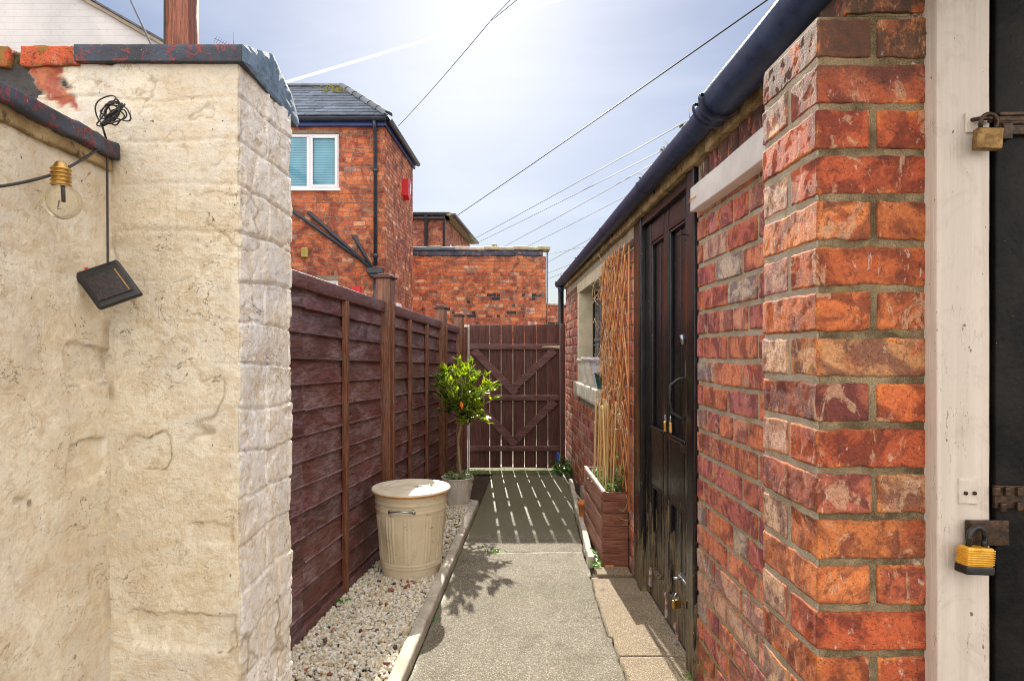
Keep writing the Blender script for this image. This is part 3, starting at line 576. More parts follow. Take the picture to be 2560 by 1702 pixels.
def blob(cx, cz, w_, h_, sd, edge=.004):
    q_ = np.stack([X * 14, Z * 14, np.zeros_like(X) + sd], 1); wob = .026 * fbm(q_ * 1.5, 5, sd) + .010; ax_, az_ = np.abs(X - cx) - w_ / 2 + .012, np.abs(Z - cz) - h_ / 2 + .012
    d_ = np.hypot(np.maximum(ax_, 0), np.maximum(az_, 0)) + np.minimum(np.maximum(ax_, az_), 0) - .018 + wob
    return d_, (SG == 0) & (X > XL)
def ix(D): return (D * 1.0857 - VX) * YP / F
def iz(D): return H + (VY - D * 1.0857) * YP / F
dirt_shade = np.zeros_like(X)
for (a, b, c, d_, sd, dp) in ((292, 555, 1408, 1500, 5, .0075), (285, 385, 1000, 1075, 6, .0045), (425, 545, 1195, 1262, 7, .0040)):
    dd, ok = blob((ix(a) + ix(b)) / 2, (iz(c) + iz(d_)) / 2, ix(b) - ix(a), iz(c) - iz(d_), sd)
    ins = sst(.002, -.004, dd) * ok; hgt -= dp * ins; dirt_shade = np.maximum(dirt_shade, np.exp(-((dd + .001) / (.0018 + .0014 * fbm(p * 30, 2, sd + 3))) ** 2) * ok * sst(-.05, .25, fbm(p * 20, 3, sd)))
hgt -= .0016 * ck; dirt_shade = np.maximum(dirt_shade, ck * .8)
dirt_shade = np.maximum(dirt_shade, np.where(SG > 0, .55 * sst(.5, .1, rel) * sst(-.2, .4, fbm(p * 16, 3, 31)), .10 * sst(.4, .0, rel)))
crn = np.exp(-((X - XP) / .006) ** 2) * (np.abs(Y - YP) < .02) * sst(.0, .4, fbm(p * 14, 3, 33)); dirt_shade = np.maximum(dirt_shade, .4 * crn); hgt -= .004 * crn
dirt_shade = np.maximum(dirt_shade, .8 * np.exp(-((X - XL) / .012) ** 2) * (SG == 0) * sst(-.1, .5, fbm(p * 12, 3, 35)))
# flaked top left: bare red brick, and the dark hole's shade painted black
nb_ = fbm(p * np.array([14, 14, 26]), 6, 40); reg = sst(.0, .02, np.minimum(-.700 - X - .16 * nb_ - .05, Z - 1.635 + .12 * nb_ + .1 * np.maximum(0, -X - .8))) * (SG == 0)
blk = reg * sst(-.16, -.08, fbm(p * np.array([12, 12, 26]), 6, 41)); expo = reg * (1 - blk) * sst(-.30, -.22, fbm(p * 20, 5, 43))
hgt -= .006 * blk + .003 * expo
P3 = p.copy(); P3[:, :2] += N2 * hgt[:, None]
pier = thing('painted_pier', (XP - .12, YP + .12, 0), 'cream painted brick pier with peeling edges standing beside the brown fence', 'wall')
mb = M(); PG = P3.reshape(NS, NZ, 3); CG = np.stack([dirt_shade, expo, blk], 1).reshape(NS, NZ, 3); kc = int(np.argmax(seg > 0)) + 1; mb.grid(PG[:kc + 1], CG[:kc + 1]); mb.grid(PG[kc:], CG[kc:], 1); mb.build('painted_masonry', [MPW, MPW2], pier)
# coping: saddle-backed, dark bitumen front, slate-blue end
ext = [(YP - .012, 1.722), (YP - .012, 1.752), (YP + .145, 1.808), (YP + .27, 1.77), (YP + .315, 1.728), (YP + .30, 1.712), (YP + .24, 1.714)]
mb = M(); xs = np.linspace(-1.56, XP + .008, 260); K = []
fine = []
for i in range(len(ext)):
    a, b = np.array(ext[i]), np.array(ext[(i + 1) % len(ext)]); k = max(2, int(np.linalg.norm(b - a) / .006))
    for t_ in np.linspace(0, 1, k, endpoint=False): fine.append(a + (b - a) * t_)
fine = np.array(fine); fine = np.concatenate([fine, fine[:1]])
G = np.zeros((len(xs), len(fine), 3)); G[..., 0] = xs[:, None]; G[..., 1] = fine[None, :, 0]; G[..., 2] = fine[None, :, 1]
q = G.reshape(-1, 3); mid = np.array([0, YP + .14, 1.75]); dv = (q - mid) * np.array([0, 1, 1]); dv /= np.linalg.norm(dv, axis=1, keepdims=True)
q = q + dv * (.0018 * fbm(q * 22, 4, 50) + .0007 * fbm(q * 90, 3, 51))[:, None]; G = q.reshape(G.shape)
mb.grid(G[xs < -.80][:, :]); mb.build('coping', MCOP, pier) if False else None
mb = M(); ii = xs > -.78; mb.grid(G[ii]); mb.build('coping', MCOP, pier)
mb = M(); g2 = G[ii][-1]; cc = g2.mean(0); ring = [g2]
for f_ in (.85, .7, .55, .4, .25, .1):
    r_ = cc + (g2 - cc) * f_; r_ = r_ + np.stack([.0035 * fbm(r_ * 60, 3, 52) + .003, 0 * r_[:, 0], 0 * r_[:, 0]], 1); ring.append(r_)
ring[0] = g2 + np.array([.0005, 0, 0]); mb.grid(np.array(ring)); mb.add([cc + np.array([.004, 0, 0])] + list(ring[-1]), [[0, i + 1, i + 2] for i in range(len(g2) - 1)])
# slate skin over the roof slope at the end
sk = G[xs > XP - .004 - .0]; mb.build('coping_end', MSLC, pier)
mb = M(); brk = [(-1.5, -1.28), (-1.27, -1.05), (-1.04, -.905), (-.885, -.775)]
for i, (a, b) in enumerate(brk): mb.rbox((a, YP - .004, 1.716), (b, YP + .22, 1.755), .007, .004, .003, 40, i, [(.46, .075, .03), (.50, .14, .05), (.44, .08, .035), (.50, .10, .04)][i], amp2=.0012)
mb.rbox((-1.55, YP + .01, 1.70), (-.77, YP + .22, 1.748), .05, .002, .002, 40, 9, (.03, .025, .022)); mb.build('bare_brick', MB, pier)

# low wall coming towards the camera on the left
path = [(XL, YP + .01), (XL, .12)]
pts, ns, seg, arc = sheet(path, 0, 0, 0, .0036); ns = -ns * 0 + np.array([1.0, 0.0]); zs_ = np.arange(-.05, 1.545, .0038); NS, NZ = len(pts), len(zs_)
U = np.repeat(arc, NZ); Z = np.tile(zs_, NS); X = np.repeat(pts[:, 0], NZ); Y = np.repeat(pts[:, 1], NZ); p = np.stack([X, Y, Z], 1)
rel, kk = bricks_relief(U, Z, 8); low = sst(1.15, .95, Z)
hgt = -(.0002 + .0026 * low * sst(-.05, .35, fbm(p * 2.6, 2, 96))) * (1 - rel) + .0045 * fbm(p * 7, 4, 61) + .0016 * fbm(p * 38, 4, 62)
sc_ = fbm(p * np.array([1, 3, 16]) * 1.4, 4, 63); hgt += .003 * sc_ * (1 - low)           # trowel sweeps
ck = cracks(p, 65, .010); dirt_shade = ck * .55
def lb(D0, D1, E0, E1, sd, dp):
    global hgt, dirt_shade
    y0, y1 = [XL * F / (d * 1.0857 - VX) for d in (D0, D1)]; ym = (y0 + y1) / 2; z0, z1 = [H + (VY - d * 1.0857) * ym / F for d in (E0, E1)]
    q_ = np.stack([Y * 14, Z * 14, np.zeros_like(Y) + sd], 1); ay_, az_ = np.abs(Y - ym) - abs(y1 - y0) / 2 + .010, np.abs(Z - (z0 + z1) / 2) - abs(z1 - z0) / 2 + .010; d_ = np.hypot(np.maximum(ay_, 0), np.maximum(az_, 0)) + np.minimum(np.maximum(ay_, az_), 0) - .015 + .020 * fbm(q_ * 1.3, 4, sd) + .008
    hgt -= dp * sst(.002, -.006, d_); dirt_shade = np.maximum(dirt_shade, .75 * np.exp(-((d_ + .001) / .003) ** 2) * sst(-.3, .2, fbm(p * 18, 3, sd)))
lb(152, 258, 792, 888, 5, .009); lb(160, 246, 1012, 1112, 6, .009); lb(30, 60, 1150, 1160, 7, .004); lb(35, 75, 1590, 1610, 7, .004)
for (dx_, dy_, rr) in ((70, 1157, .008), (180, 330, .009), (172, 1512, .006)):
    yy_ = XL * F / (dx_ * 1.0857 - VX); z_ = H + (VY - dy_ * 1.0857) * yy_ / F; d_ = np.hypot(Y - yy_, Z - z_); dirt_shade = np.maximum(dirt_shade, sst(rr, rr * .5, d_) * .9)
dirt_shade = np.maximum(dirt_shade, .30 * sst(.4, .0, rel) * low * sst(-.2, .3, fbm(p * 12, 3, 66))); dirt_shade = np.maximum(dirt_shade, .5 * sst(.035, .0, np.abs(1.15 - Y)) * sst(-.1, .4, fbm(p * 10, 3, 67)))
top = sst(1.50, 1.545, Z + .012 * fbm(p * 14, 3, 68)); dirt_shade = np.maximum(dirt_shade, .5 * top)
hgt -= .002 * ck; P3 = p.copy(); P3[:, 0] += hgt
lw = thing('painted_side_wall', (XL - .1, .65, 0), 'low cream rendered wall at far left with a sloping line of dark coping', 'wall')
mb = M(); mb.grid(P3.reshape(NS, NZ, 3), np.stack([dirt_shade, 0 * dirt_shade, 0 * dirt_shade], 1).reshape(NS, NZ, 3)); mb.build('painted_render', MPW, lw)
mb = M(); mb.rbox((-1.02, .10, 1.542), (XL + .024, YP - .004, 1.572), .008, .006, .0035, 28, 4, amp2=.0014); mb.build('coping', MCOP, lw)
mb = M(); mb.rbox((XL - .003, .12, 1.520), (XL + .010, YP - .006, 1.548), .008, .004, .004, 34, 5, (.62, .48, .25), amp2=.0014); mb.build('mortar_bedding', MEAV, lw)

# string lights: cable, coil, bulb, solar panel
sx = thing('string_light', tuple(P(262, 300, 1.10)), 'black twisted fairy-light cable with one clear bulb and a small solar panel', 'string light')
def twist(a, b, r=.0012, sag=.0, turns=40, n=160, amp=.0011):
    a, b = np.array(a), np.array(b); out_ = []
    for ph in (0, math.pi):
        L_ = []
        for i in range(n + 1):
            t_ = i / n; q_ = a + (b - a) * t_; q_ = q_ + np.array([0, 0, -sag * 4 * t_ * (1 - t_)]); an = t_ * turns * 2 * math.pi + ph; L_.append(q_ + np.array([math.cos(an) * amp * .7, math.cos(an) * amp * .7, math.sin(an) * amp]))
        out_.append(L_)
    return out_
mb = M(); a0 = P(0, 466, .87); a1 = P(138, 434, .955); a2 = P(268, 355, 1.125); a3 = P(270, 660, 1.085); a00 = P(-260, 505, .75)
for (a, b, s_, tn) in ((a00, a0, .002, 14), (a0, a1, .002, 13), (a1, a2, .004, 18), (a2, a3, 0, 30)):
    for l_ in twist(a, b, sag=s_, turns=tn): mb.tube(l_, .0014, 6)
mb.build('cable', MCAB, sx)
mb = M(); g = np.random.default_rng(4); c0 = P(283, 285, 1.108)
for k in range(9):
    rx_, rz_ = g.uniform(.010, .030), g.uniform(.012, .026); tl = g.uniform(-.3, 1.2); L_ = []; cc_ = c0 + np.array([g.uniform(-.008, .008), g.uniform(-.006, .0), g.uniform(-.010, .006)])
    if k < 2: cc_ = c0 + np.array([[-.010, 0, .008], [.014, -.004, .002]][k]); rx_, rz_ = (.026, .020) if k == 0 else (.012, .022)
    for i in range(41):
        an = i / 40 * 2 * math.pi; x_, z_ = rx_ * math.cos(an), rz_ * .5 * math.sin(an) if k > 1 else rz_ * math.sin(an); L_.append(cc_ + np.array([x_ * math.cos(tl) - z_ * math.sin(tl), .003 * math.sin(3 * an + k), x_ * math.sin(tl) + z_ * math.cos(tl)]))
    mb.tube(L_, .0013, 6)
for k in range(7):
    L_ = [c0 + np.array([-.022 + .004 * k * .3, -.002, -.020]) + np.array([i * .0045, .002 * math.sin(i + k), i * .0046 + .002 * math.sin(i * 1.7 + k * 2)]) for i in range(9)]; mb.tube(L_, .0015, 6)
mb.tube([c0 + np.array([-.02, 0, -.02]), a2], .002, 6); mb.build('coil', MCAB, sx)
bc = P(157, 505, .955); mb = M(); pr = [(.0005, -.0265)] + [(.0255 * math.sin(a), -.0255 * math.cos(a) * 1.03) for a in np.linspace(.12, 2.62, 22)] + [(.0115, .0235), (.0110, .027)]
mb.lathe(pr, bc, 40); bulb = mb.build('bulb', MGLS, sx)
tb = bc + np.array([-.003, 0, .024]); mb = M(); pr = [(.0118, 0)]
for i in range(34): pr.append((.0130 + .0014 * math.sin(i / 34 * 4.5 * 2 * math.pi), .001 + .026 * i / 34))
pr += [(.0125, .028), (.010, .0295), (.0085, .034), (.006, .037), (.0005, .037)]
mb.lathe(pr, tb, 32); mb.build('bulb_cap', MBRASS, bulb)
mb = M(); mb.tube([tb + np.array([0, 0, .036]), a1], [.004, .0028], 10); mb.build('lamp_stem', MCAB, bulb); mb = M(); mb.tube([bc + np.array([0, 0, .02]), bc + np.array([.001, 0, .0])], .0024, 8); mb.tube([bc + np.array([-.004, 0, .002]), bc + np.array([-.006, 0, -.008]), bc + np.array([.004, 0, -.010]), bc + np.array([.006, 0, .0])], .0007, 5); mb.build('filament', MCAB, bulb)
pc = P(271, 711, 1.075); mm = T(pc, rz=R(14)) @ T(rx=R(-14)) @ T(ry=R(-24))
mb = M()
mb.rbox((-.036, -.004, -.038), (.036, .008, .038), .01, .004, .0, 1, 0, m=mm @ np.array([[1, 0, -.20, 0], [0, 1, 0, 0], [0, 0, 1, 0], [0, 0, 0, 1]])); sp_ = mb.build('solar_panel', MPB, sx)
mb = M(); mb.box((-.027, -.0062, -.026), (.027, -.004, .022), .0008, m=mm @ np.array([[1, 0, -.20, 0], [0, 1, 0, 0], [0, 0, 1, 0], [0, 0, 0, 1]])); mb.build('cell', m_generic('solar_cell', (.012, .010, .014), (.045, .03, .03), 200, .3, 0, 200, 0, spots=[(160, .64, .68, .9, (.35, .3, .25))]), sp_)
mb = M(); mb.box((.0225, -.0072, -.024), (.0240, -.0060, .021), .0003, m=mm @ np.array([[1, 0, -.20, 0], [0, 1, 0, 0], [0, 0, 1, 0], [0, 0, 0, 1]])); mb.build('edge_strip', MBRASS, sp_)
mb = M(); mb.tube([(-.022, .002, .036), (-.022, .002, .042)], .003, 8, m=mm); mb.build('switch', MREDP, sp_)
# red post behind
tp = thing('timber_post', (-.985, 2.03, 0), 'tall red-brown timber post rising behind the painted wall', 'post')
mb = M(); x0, x1 = (412 - VX) * 2 / F, (470 - VX) * 2 / F
mb.rbox((x0, 2.0, 0), (x1, 2.075, 2.75), .05, .003, .0008, 30, 1); mb.build('shaft', MPOST, tp)
mb = M(); mb.tube([(x0 - .006, 1.99, 1.85), (x0 - .014, 1.99, 1.98), (x0 - .012, 1.99, 2.08), (x0 + .004, 1.99, 2.15), (x0 + .002, 1.995, 2.4), (x0 + .002, 1.995, 2.7)], .0028, 6); mb.build('cable', MCAB, tp)

# ================================================================== FENCE
fd = np.array([.123, 1, 0]); fd /= np.linalg.norm(fd); fn_ = np.array([-fd[1], fd[0], 0])     # into the fence
def ftop(Y): return 1.512 - .0255 * (Y - 2.51)
fence = thing('fence', (xf(3.5), 3.5, 0), 'dark red-brown overlap panel fence running down the left of the path', 'fence')
def panel(y0, y1, seed, bats):
    o_ = np.array([xf(y0), y0, 0]); m = frame(o_, fd, fn_); w_ = (y1 - y0) / fd[1]; slope = -.0255 * fd[1]
    g = np.random.default_rng(seed); mb = M(); zt_ = ftop(y0) - .03; nb_ = 14; ex = .106
    for k in range(nb_):
        za = zt_ - (k + 1) * ex; nx = max(6, int(w_ / .03)); xs_ = np.linspace(0, w_, nx); rows = []
        wav = .006 * fbm(np.stack([xs_ * 2.2, xs_ * 0 + k * 7.7, xs_ * 0 + seed], 1), 3, 70); tilt = g.uniform(-.004, .004); bow = g.uniform(-.003, .003)
        for (dy, dz) in ((.004, ex + .022), (-.008, .004), (-.0150, 0), (-.0125, -.004), (.0, -.003)):
            pp = np.stack([xs_, np.full(nx, dy) + bow * np.sin(xs_ / w_ * 3.1), za + dz + wav * (1 if dz < .05 else 0) + tilt * xs_ / w_ + slope * xs_], 1); rows.append(pp)
        t_ = g.uniform(.55, 1.25) * np.array([1, g.uniform(.9, 1.1), g.uniform(.85, 1.2)]); mb.grid(np.array(rows), t_, 0, False, m)
    mb.box((0, .006, .04), (w_, .014, zt_ - .01 - .02 * w_), .001, (.5, .5, .5), 0, m)
    pn = mb.build('fence_panel', MFWT, fence)
    sh = np.array([[1, 0, 0, 0], [0, 1, 0, 0], [slope, 0, 1, 0], [0, 0, 0, 1]])
    mb = M(); mb.rbox((-.01, -.028, ftop(y0) - .062), (w_ + .01, .004, ftop(y0)), .05, .003, .0016, 12, seed, m=m @ sh); mb.build('top_rail', MFW, pn)
    for yb in bats:
        u = (yb - y0) / fd[1]; mb = M(); mb.rbox((u - .019, -.030, .0), (u + .019, -.006, ftop(yb) - .062), .04, .003, .0020, 16, int(yb * 10), m=m); mb.build('batten', MFV, pn)
    mb = M(); mb.rbox((-.0, -.020, -.03), (w_, .01, .055), .06, .004, .002, 12, seed, m=m); mb.build('gravel_board', MFW, pn)
MFWT = m_wood('fence_slat', (.115, .036, .032), (.21, .080, .074), 'y', .40, (.34, .26, .29), .0024, wf=.65, tone=True)
panel(1.42, 2.60, 1, [2.05]); 
panel(2.50 - .6, 3.64, 2, [3.045]) if False else panel(2.60, 3.64, 2, [3.045])
panel(3.76, 5.16, 3, [4.22, 4.70]); panel(5.26, 5.95, 4, [])
def fpost(Y, zt_, w_=.05, d0=-.055):
    m = frame((xf(Y), Y, 0), fd, fn_); mb = M(); mb.rbox((-w_, d0, -.02), (w_, .03, zt_ - .02), .05, .004, .0015, 14, int(Y * 10), m=m); po = mb.build('post', MFV, fence)
    mb = M(); mb.rbox((-w_ - .012, d0 - .012, zt_ - .02), (w_ + .012, .042, zt_ - .004), .02, .004, .0006, 14, 2, m=m); mb.rbox((-w_ + .004, d0 + .004, zt_ - .006), (w_ - .004, .026, zt_ + .008), .02, .006, .0006, 14, 2, m=m); mb.build('post_cap', MGW, po)
    if w_ > .045: mb = M(); mb.rbox((-.012, d0 - .013, .0), (.012, d0 + .001, zt_ - .16), .04, .003, .0012, 14, 5, m=m); mb.build('cover_strip', MFV, po)
fpost(3.70, 1.64, .052); fpost(5.21, 1.567, .046); fpost(6.02, 1.55, .046)

# ================================================================== GATE
YG = 6.25; gx = lambda c: ((1050 + c * .3319) - VX) * YG / F; gz = lambda c: H + (VY - (780 + c * .3319)) * YG / F
gate = thing('gate', (.15, YG, 0), 'dark brown boarded garden gate with zigzag braces closing the path', 'gate')
ed = [374, 522, 528, 608, 614, 697, 703, 786, 790, 874, 878, 962, 966, 1048]; mb = M(); g = np.random.default_rng(6)
for k in range(7):
    a, b = gx(ed[2 * k]), gx(ed[2 * k + 1]); mb.rbox((a, YG, .028 + g.uniform(-.004, .006)), (b, YG + .019, gz(95) + g.uniform(-.002, .003)), .06, .002, .0008, 14, k)
mb.build('boards', MGW, gate)
for (a, b) in ((240, 281), (621, 664), (1003, 1045)): mb = M(); mb.rbox((gx(376), YG - .024, gz(b)), (gx(1048), YG - .001, gz(a)), .06, .002, .001, 14, a); mb.build('rail', MGR, gate)
def brace(x0, z0, x1, z1):
    a, b = np.array([gx(x0), 0, gz(z0)]), np.array([gx(x1), 0, gz(z1)]); d_ = b - a; l_ = np.linalg.norm(d_); d_ /= l_; nn = np.array([-d_[2], 0, d_[0]]); hw = .036
    q_ = [a - nn * hw, b - nn * hw, b + nn * hw, a + nn * hw]; mb = M(); mb.prism([(v[0], v[2]) for v in q_], None, YG - .021, YG - .0015); mb.build('brace', MGR, gate)
brace(405, 288, 722, 612); brace(1012, 288, 712, 562); brace(410, 672, 720, 996); brace(1015, 672, 728, 952)
mb = M(); mb.prism([(gx(918), gz(258)), (gx(1050), gz(250)), (gx(1050), gz(272)), (gx(918), gz(263))], None, YG - .030, YG - .025); mb.build('hinge', m_generic('pale_hinge', (.5, .42, .33), (.65, .55, .42), 40, .5, .3, 90, .0005), gate)
mb = M(); mb.rbox((gx(303), YG - .02, 0), (gx(355), YG + .07, gz(115)), .06, .003, .001, 14, 1); mb.rbox((gx(262), YG - .03, 0), (gx(301), YG + .06, gz(118)), .06, .003, .001, 14, 2); mb.build('gate_post', MGW, gate)
mb = M(); mb.rbox((gx(300), YG - .03, gz(115)), (gx(358), YG + .08, gz(100)), .03, .003, .001, 14, 1); mb.build('post_cap', MWHT2, gate)
mb = M(); mb.rbox((gx(1059), YG - .02, 0), (gx(1092), YG + .07, gz(92)), .06, .003, .001, 14, 3); mb.build('gate_post', MGW, gate)
mb = M(); mb.rbox((gx(360), YG + .02, 0), (gx(371), YG + .05, gz(98)), .06, .002, .001, 14, 3); mb.build('door_stop', MWHT2, gate)

# ================================================================== RIGHT: shed
XW = .71
m_wall = frame((XW, 1.5, 0), (0, 1, 0), (1, 0, 0)); wy = lambda Y: Y - 1.5
shed = thing('brick_shed', (1.2, 4.2, 0), 'long low red brick shed with black gutter along the right of the path', 'shed')
D0, D1, W0, W1 = 2.235, 3.29, 4.26, 5.54; zc = H + .657
holes = [(wy(D0), wy(D1), -.05, zc + .01), (wy(W0), wy(W1), .815, H + .60)]
mb = M(); ZT = H + .575
near = [tuple(min(.8, v * 1.12) for v in c) for c in PURP + [(.44, .12, .09), (.46, .13, .13)]]
brickface(mb, m_wall, wy(D0), -.02, ZT, near, 21, pattern='SSSH', res=.008, amp=.0020, proud=.0025, r=.0035, joint=.016, rare=(.10, [(.42, .36, .33), (.50, .34, .26), (.52, .44, .38)]), L=.232, start=[-.02, -.14, -.02, -.075])
m2 = frame((XW, D1, 0), (0, 1, 0), (1, 0, 0)); LW = 6.69 - D1
brickface(mb, m2, LW, -.02, H + .60, PURP + [(.40, .12, .07)] * 2, 22, pattern='SSSH', res=.03, amp=.0018, proud=.003, r=.003, joint=.013, holes=[(W0 - D1, W1 - D1, .815, H + .61)], L=.232)
mS = frame((XW, 1.5, 0), (0, 1, 0), (1, 0, 0))
for y in np.arange(1.505, D0 - .05, .088):      # soldier course over the bricked-up opening
    mb.rbox((wy(y), -.004, H + .585), (wy(y) + .078, .05, H + .668), .016, .005, .0016, 42, int(y * 100), pick(near, rng), 0, mS)
slab_with_holes(mb, m_wall, 6.69 - 1.5, -.05, H + .67, .003, .20, holes, 1)
mb.box((XW, 6.69, -.05), (2.0, 6.66, H + .67), .001, (.4, .12, .07), 0)
mb.build('wall', [MB, MM], shed)
# eaves: old mortar band, roof
mb = M(); mb.rbox((XW - .028, 1.40, H + .666), (XW + .03, 6.69, H + .755), .016, .006, .008, 22, 5, amp2=.003, freq2=90); mb.build('eaves_mortar', MEAV, shed)
mb = M(); mb.rbox((XW - .006, 1.02, H + .757), (XW + .02, 6.70, H + .80), .2, .002, .001, 10, 2); mb.build('fascia', MBL, shed)
mb = M(); mr = frame((XW - .03, .2, H + .812), (0, 1, 0), (math.cos(R(24)), 0, math.sin(R(24))), (-math.sin(R(24)), 0, math.cos(R(24)))); 
g = np.random.default_rng(9)
for i in range(7):
    for j in range(22): c = np.array([.10, .11, .13]) * g.uniform(.7, 1.3); mb.box((j * .30 + (.15 if i % 2 else 0), i * .19, .002 + .004 * (i % 2)), (j * .30 + .295 + (.15 if i % 2 else 0), i * .19 + .25, .012 + .004 * (i % 2)), .001, c, 0, mr)
mb.build('roof', MSLATE, shed)
# gutter: half-round trough, joints, brackets, end
gc = np.array([.645, 0, H + .735]); GR = .042
def gsec(r_, a0=math.pi, a1=2 * math.pi, k=26): return [(gc[0] + r_ * math.cos(a), gc[2] + r_ * math.sin(a)) for a in np.linspace(a0, a1, k)]
def trough(mb, y0, y1, ro, ri, ny=None, wig=.0012):
    ny = ny or max(2, int((y1 - y0) / .05)); ys_ = np.linspace(y0, y1, ny); prof = gsec(ro) + [(gc[0] + ro, gc[2] + .0055), (gc[0] + ro, gc[2] + .006), (gc[0] + ro - .0004, gc[2] + .006), (gc[0] + ri, gc[2] + .006)] + gsec(ri)[::-1] + [(gc[0] - ri, gc[2] + .006), (gc[0] - ro + .0004, gc[2] + .006), (gc[0] - ro, gc[2] + .006), (gc[0] - ro, gc[2] + .0055)]; prof.append(prof[0])
    G = np.zeros((ny, len(prof), 3)); 
    for i, y in enumerate(ys_): G[i, :, 0] = [q_[0] for q_ in prof]; G[i, :, 1] = y; G[i, :, 2] = [q_[1] for q_ in prof]
    q_ = G.reshape(-1, 3); G = (q_ + vec(q_ * np.array([0, 3, 0]) + .5, 90) * wig).reshape(G.shape); mb.grid(G)
mb = M(); trough(mb, 1.78, 6.82, GR, GR - .003); 
ea = gsec(GR); mb.prism(ea, None, 6.815, 6.822); gut = mb.build('gutter', MBL, shed)
gfar = gc; gc = np.array([.632, 0, H + .724]); GB = .056
mb = M(); trough(mb, .25, 1.81, GB, GB - .003); mb.build('wide_gutter_length', MBL, gut)
for y, r_ in ((1.775, GB), (1.845, GB - .004)):
    mb = M(); trough(mb, y - .012, y + .012, r_ + .0075, r_ - .012, 3, 0); trough(mb, y - .004, y + .004, r_ + .0105, r_ - .012, 3, 0); mb.build('gutter_joint', MBL, gut)
gc = gfar; mb = M(); trough(mb, 1.76, 1.90, GR + .008, GR - .001, 3, 0); mb.build('gutter_joint', MBL, gut)
for y in (2.74, 3.76, 4.8, 5.78, 6.3): 
    mb = M(); trough(mb, y - .009, y + .009, GR + .004, GR - .001, 3, 0); mb.box((gc[0] + GR, y - .009, gc[2] - .03), (XW + .0, y + .009, gc[2] - .022), .001); mb.box((XW - .035, y - .009, gc[2] - .045), (XW - .029, y + .009, gc[2] + .01), .001); mb.build('gutter_bracket', MBL, gut)
mb = M(); trough(mb, 6.60, 6.72, GR + .004, GR - .001, 3, 0); xd, yd = .655, 6.66; mb.tube([(xd, yd, gc[2] - .03), (xd, yd, gc[2] - .10)], [.034, .030], 20); mb.build('gutter_outlet', MBL, gut)
mb = M(); mb.tube([(xd, yd, gc[2] - .08), (xd, yd, .35), (xd, yd, .10)], .030, 22); mb.tube([(xd, yd, .12), (xd, yd, .02)], .036, 22)
for z_ in (.25, 1.25): mb.tube([(xd, yd, z_), (xd, yd, z_ + .03)], .035, 22)
mb.build('downpipe', MPB, shed)
# moss and twigs on the gutter lip
mb = M(); g = np.random.default_rng(3)
for (y, n_, hh) in ((1.40, 26, .014), (1.455, 20, .02), (1.52, 10, .008), (1.33, 8, .006), (2.08, 6, .006), (2.32, 8, .007), (2.7, 5, .006), (6.75, 14, .01), (5.0, 6, .008), (6.2, 10, .01)):
    V, Fc, C = stones(n_, y - .016, y + .016, [(.8, .8, .8), (.5, .4, .3)], [.6, .4], .003, .0065, lambda v: gc[0] - GR - .002, lambda v: gc[0] - GR + .012, 0, int(y * 100)); V[:, 2] += gc[2] + .004 + np.repeat(g.uniform(0, hh, n_), 12); mb.add(V, [Fc], C, sm=True)
mo = mb.build('moss', MDMOS, gut); mo['kind'] = 'stuff'
mb = M()
for (y, dx, dz) in ((1.98, -.006, .04), (2.24, -.012, .02), (2.30, .010, .022), (2.62, -.03, .012), (2.63, .014, -.004)):
    mb = M(); a = np.array([gc[0] - GR, y, gc[2] + .004]); mb.tube([a, a + np.array([dx * .2, 0, dz * .5]), a + np.array([dx, .004, dz])], .0011, 5); mb.build('twig', MTWIG, gut)
# white lintel board and the window
mb = M(); mb.rbox((XW - .042, 1.45, H + .488), (XW + .02, 2.19, H + .572), .05, .004, .0012, 9, 1); lin = mb.build('lintel', MWHT2, shed)
mb = M(); a = np.array([XW - .043, 2.165, H + .528]); mb.tube([a + np.array([0, -.045, 0]), a + np.array([-.008, 0, -.004]), a + np.array([-.004, .03, -.006])], .0022, 6); mb.build('latch_pin', MRUST, lin)
mb = M(); mb.rbox((XW - .010, W0 - .08, H + .52), (XW + .12, W1 + .10, H + .605), .05, .004, .002, 9, 1); mb.rbox((XW - .009, W1 - .008, .93), (XW + .20, W1 + .075, H + .52), .04, .004, .002, 9, 3); mb.rbox((XW + .002, W0 - .05, .93), (XW + .20, W0, H + .52), .05, .004, .002, 9, 3); mb.build('window_surround', MCRM, shed)
mb = M(); mb.rbox((.655, W0 - .02, .815), (.86, W1 + .02, .93), .03, .006, .003, 16, 7); mb.build('window_sill', MKERB, shed)
mb = M(); xw = .825
for (ya, yb, za, zb) in ((W1 - .05, W1 - .002, .932, H + .518), (W0 + .002, W0 + .05, .932, H + .518), (W0 + .05, W1 - .05, .932, .975), (W0 + .05, W1 - .05, H + .47, H + .518)): mb.box((xw, ya, za), (xw + .05, yb, zb), .003)
win = mb.build('window', MNB, shed)
mb = M()
for y in np.arange(W0 + .16, W1 - .1, .145): mb.box((xw + .006, y - .009, .975), (xw + .03, y + .009, H + .47), .002)
mb.box((xw + .004, W0 + .05, 1.28), (xw + .03, W1 - .05, 1.305), .002); mb.build('glazing_bar', m_generic('pale_bar', (.10, .10, .11), (.22, .21, .2), 20, .5), win)
mb = M(); mb.box((xw + .032, W0 + .04, .96), (xw + .036, W1 - .04, H + .49), 0); mb.build('pane', MPANE, win)
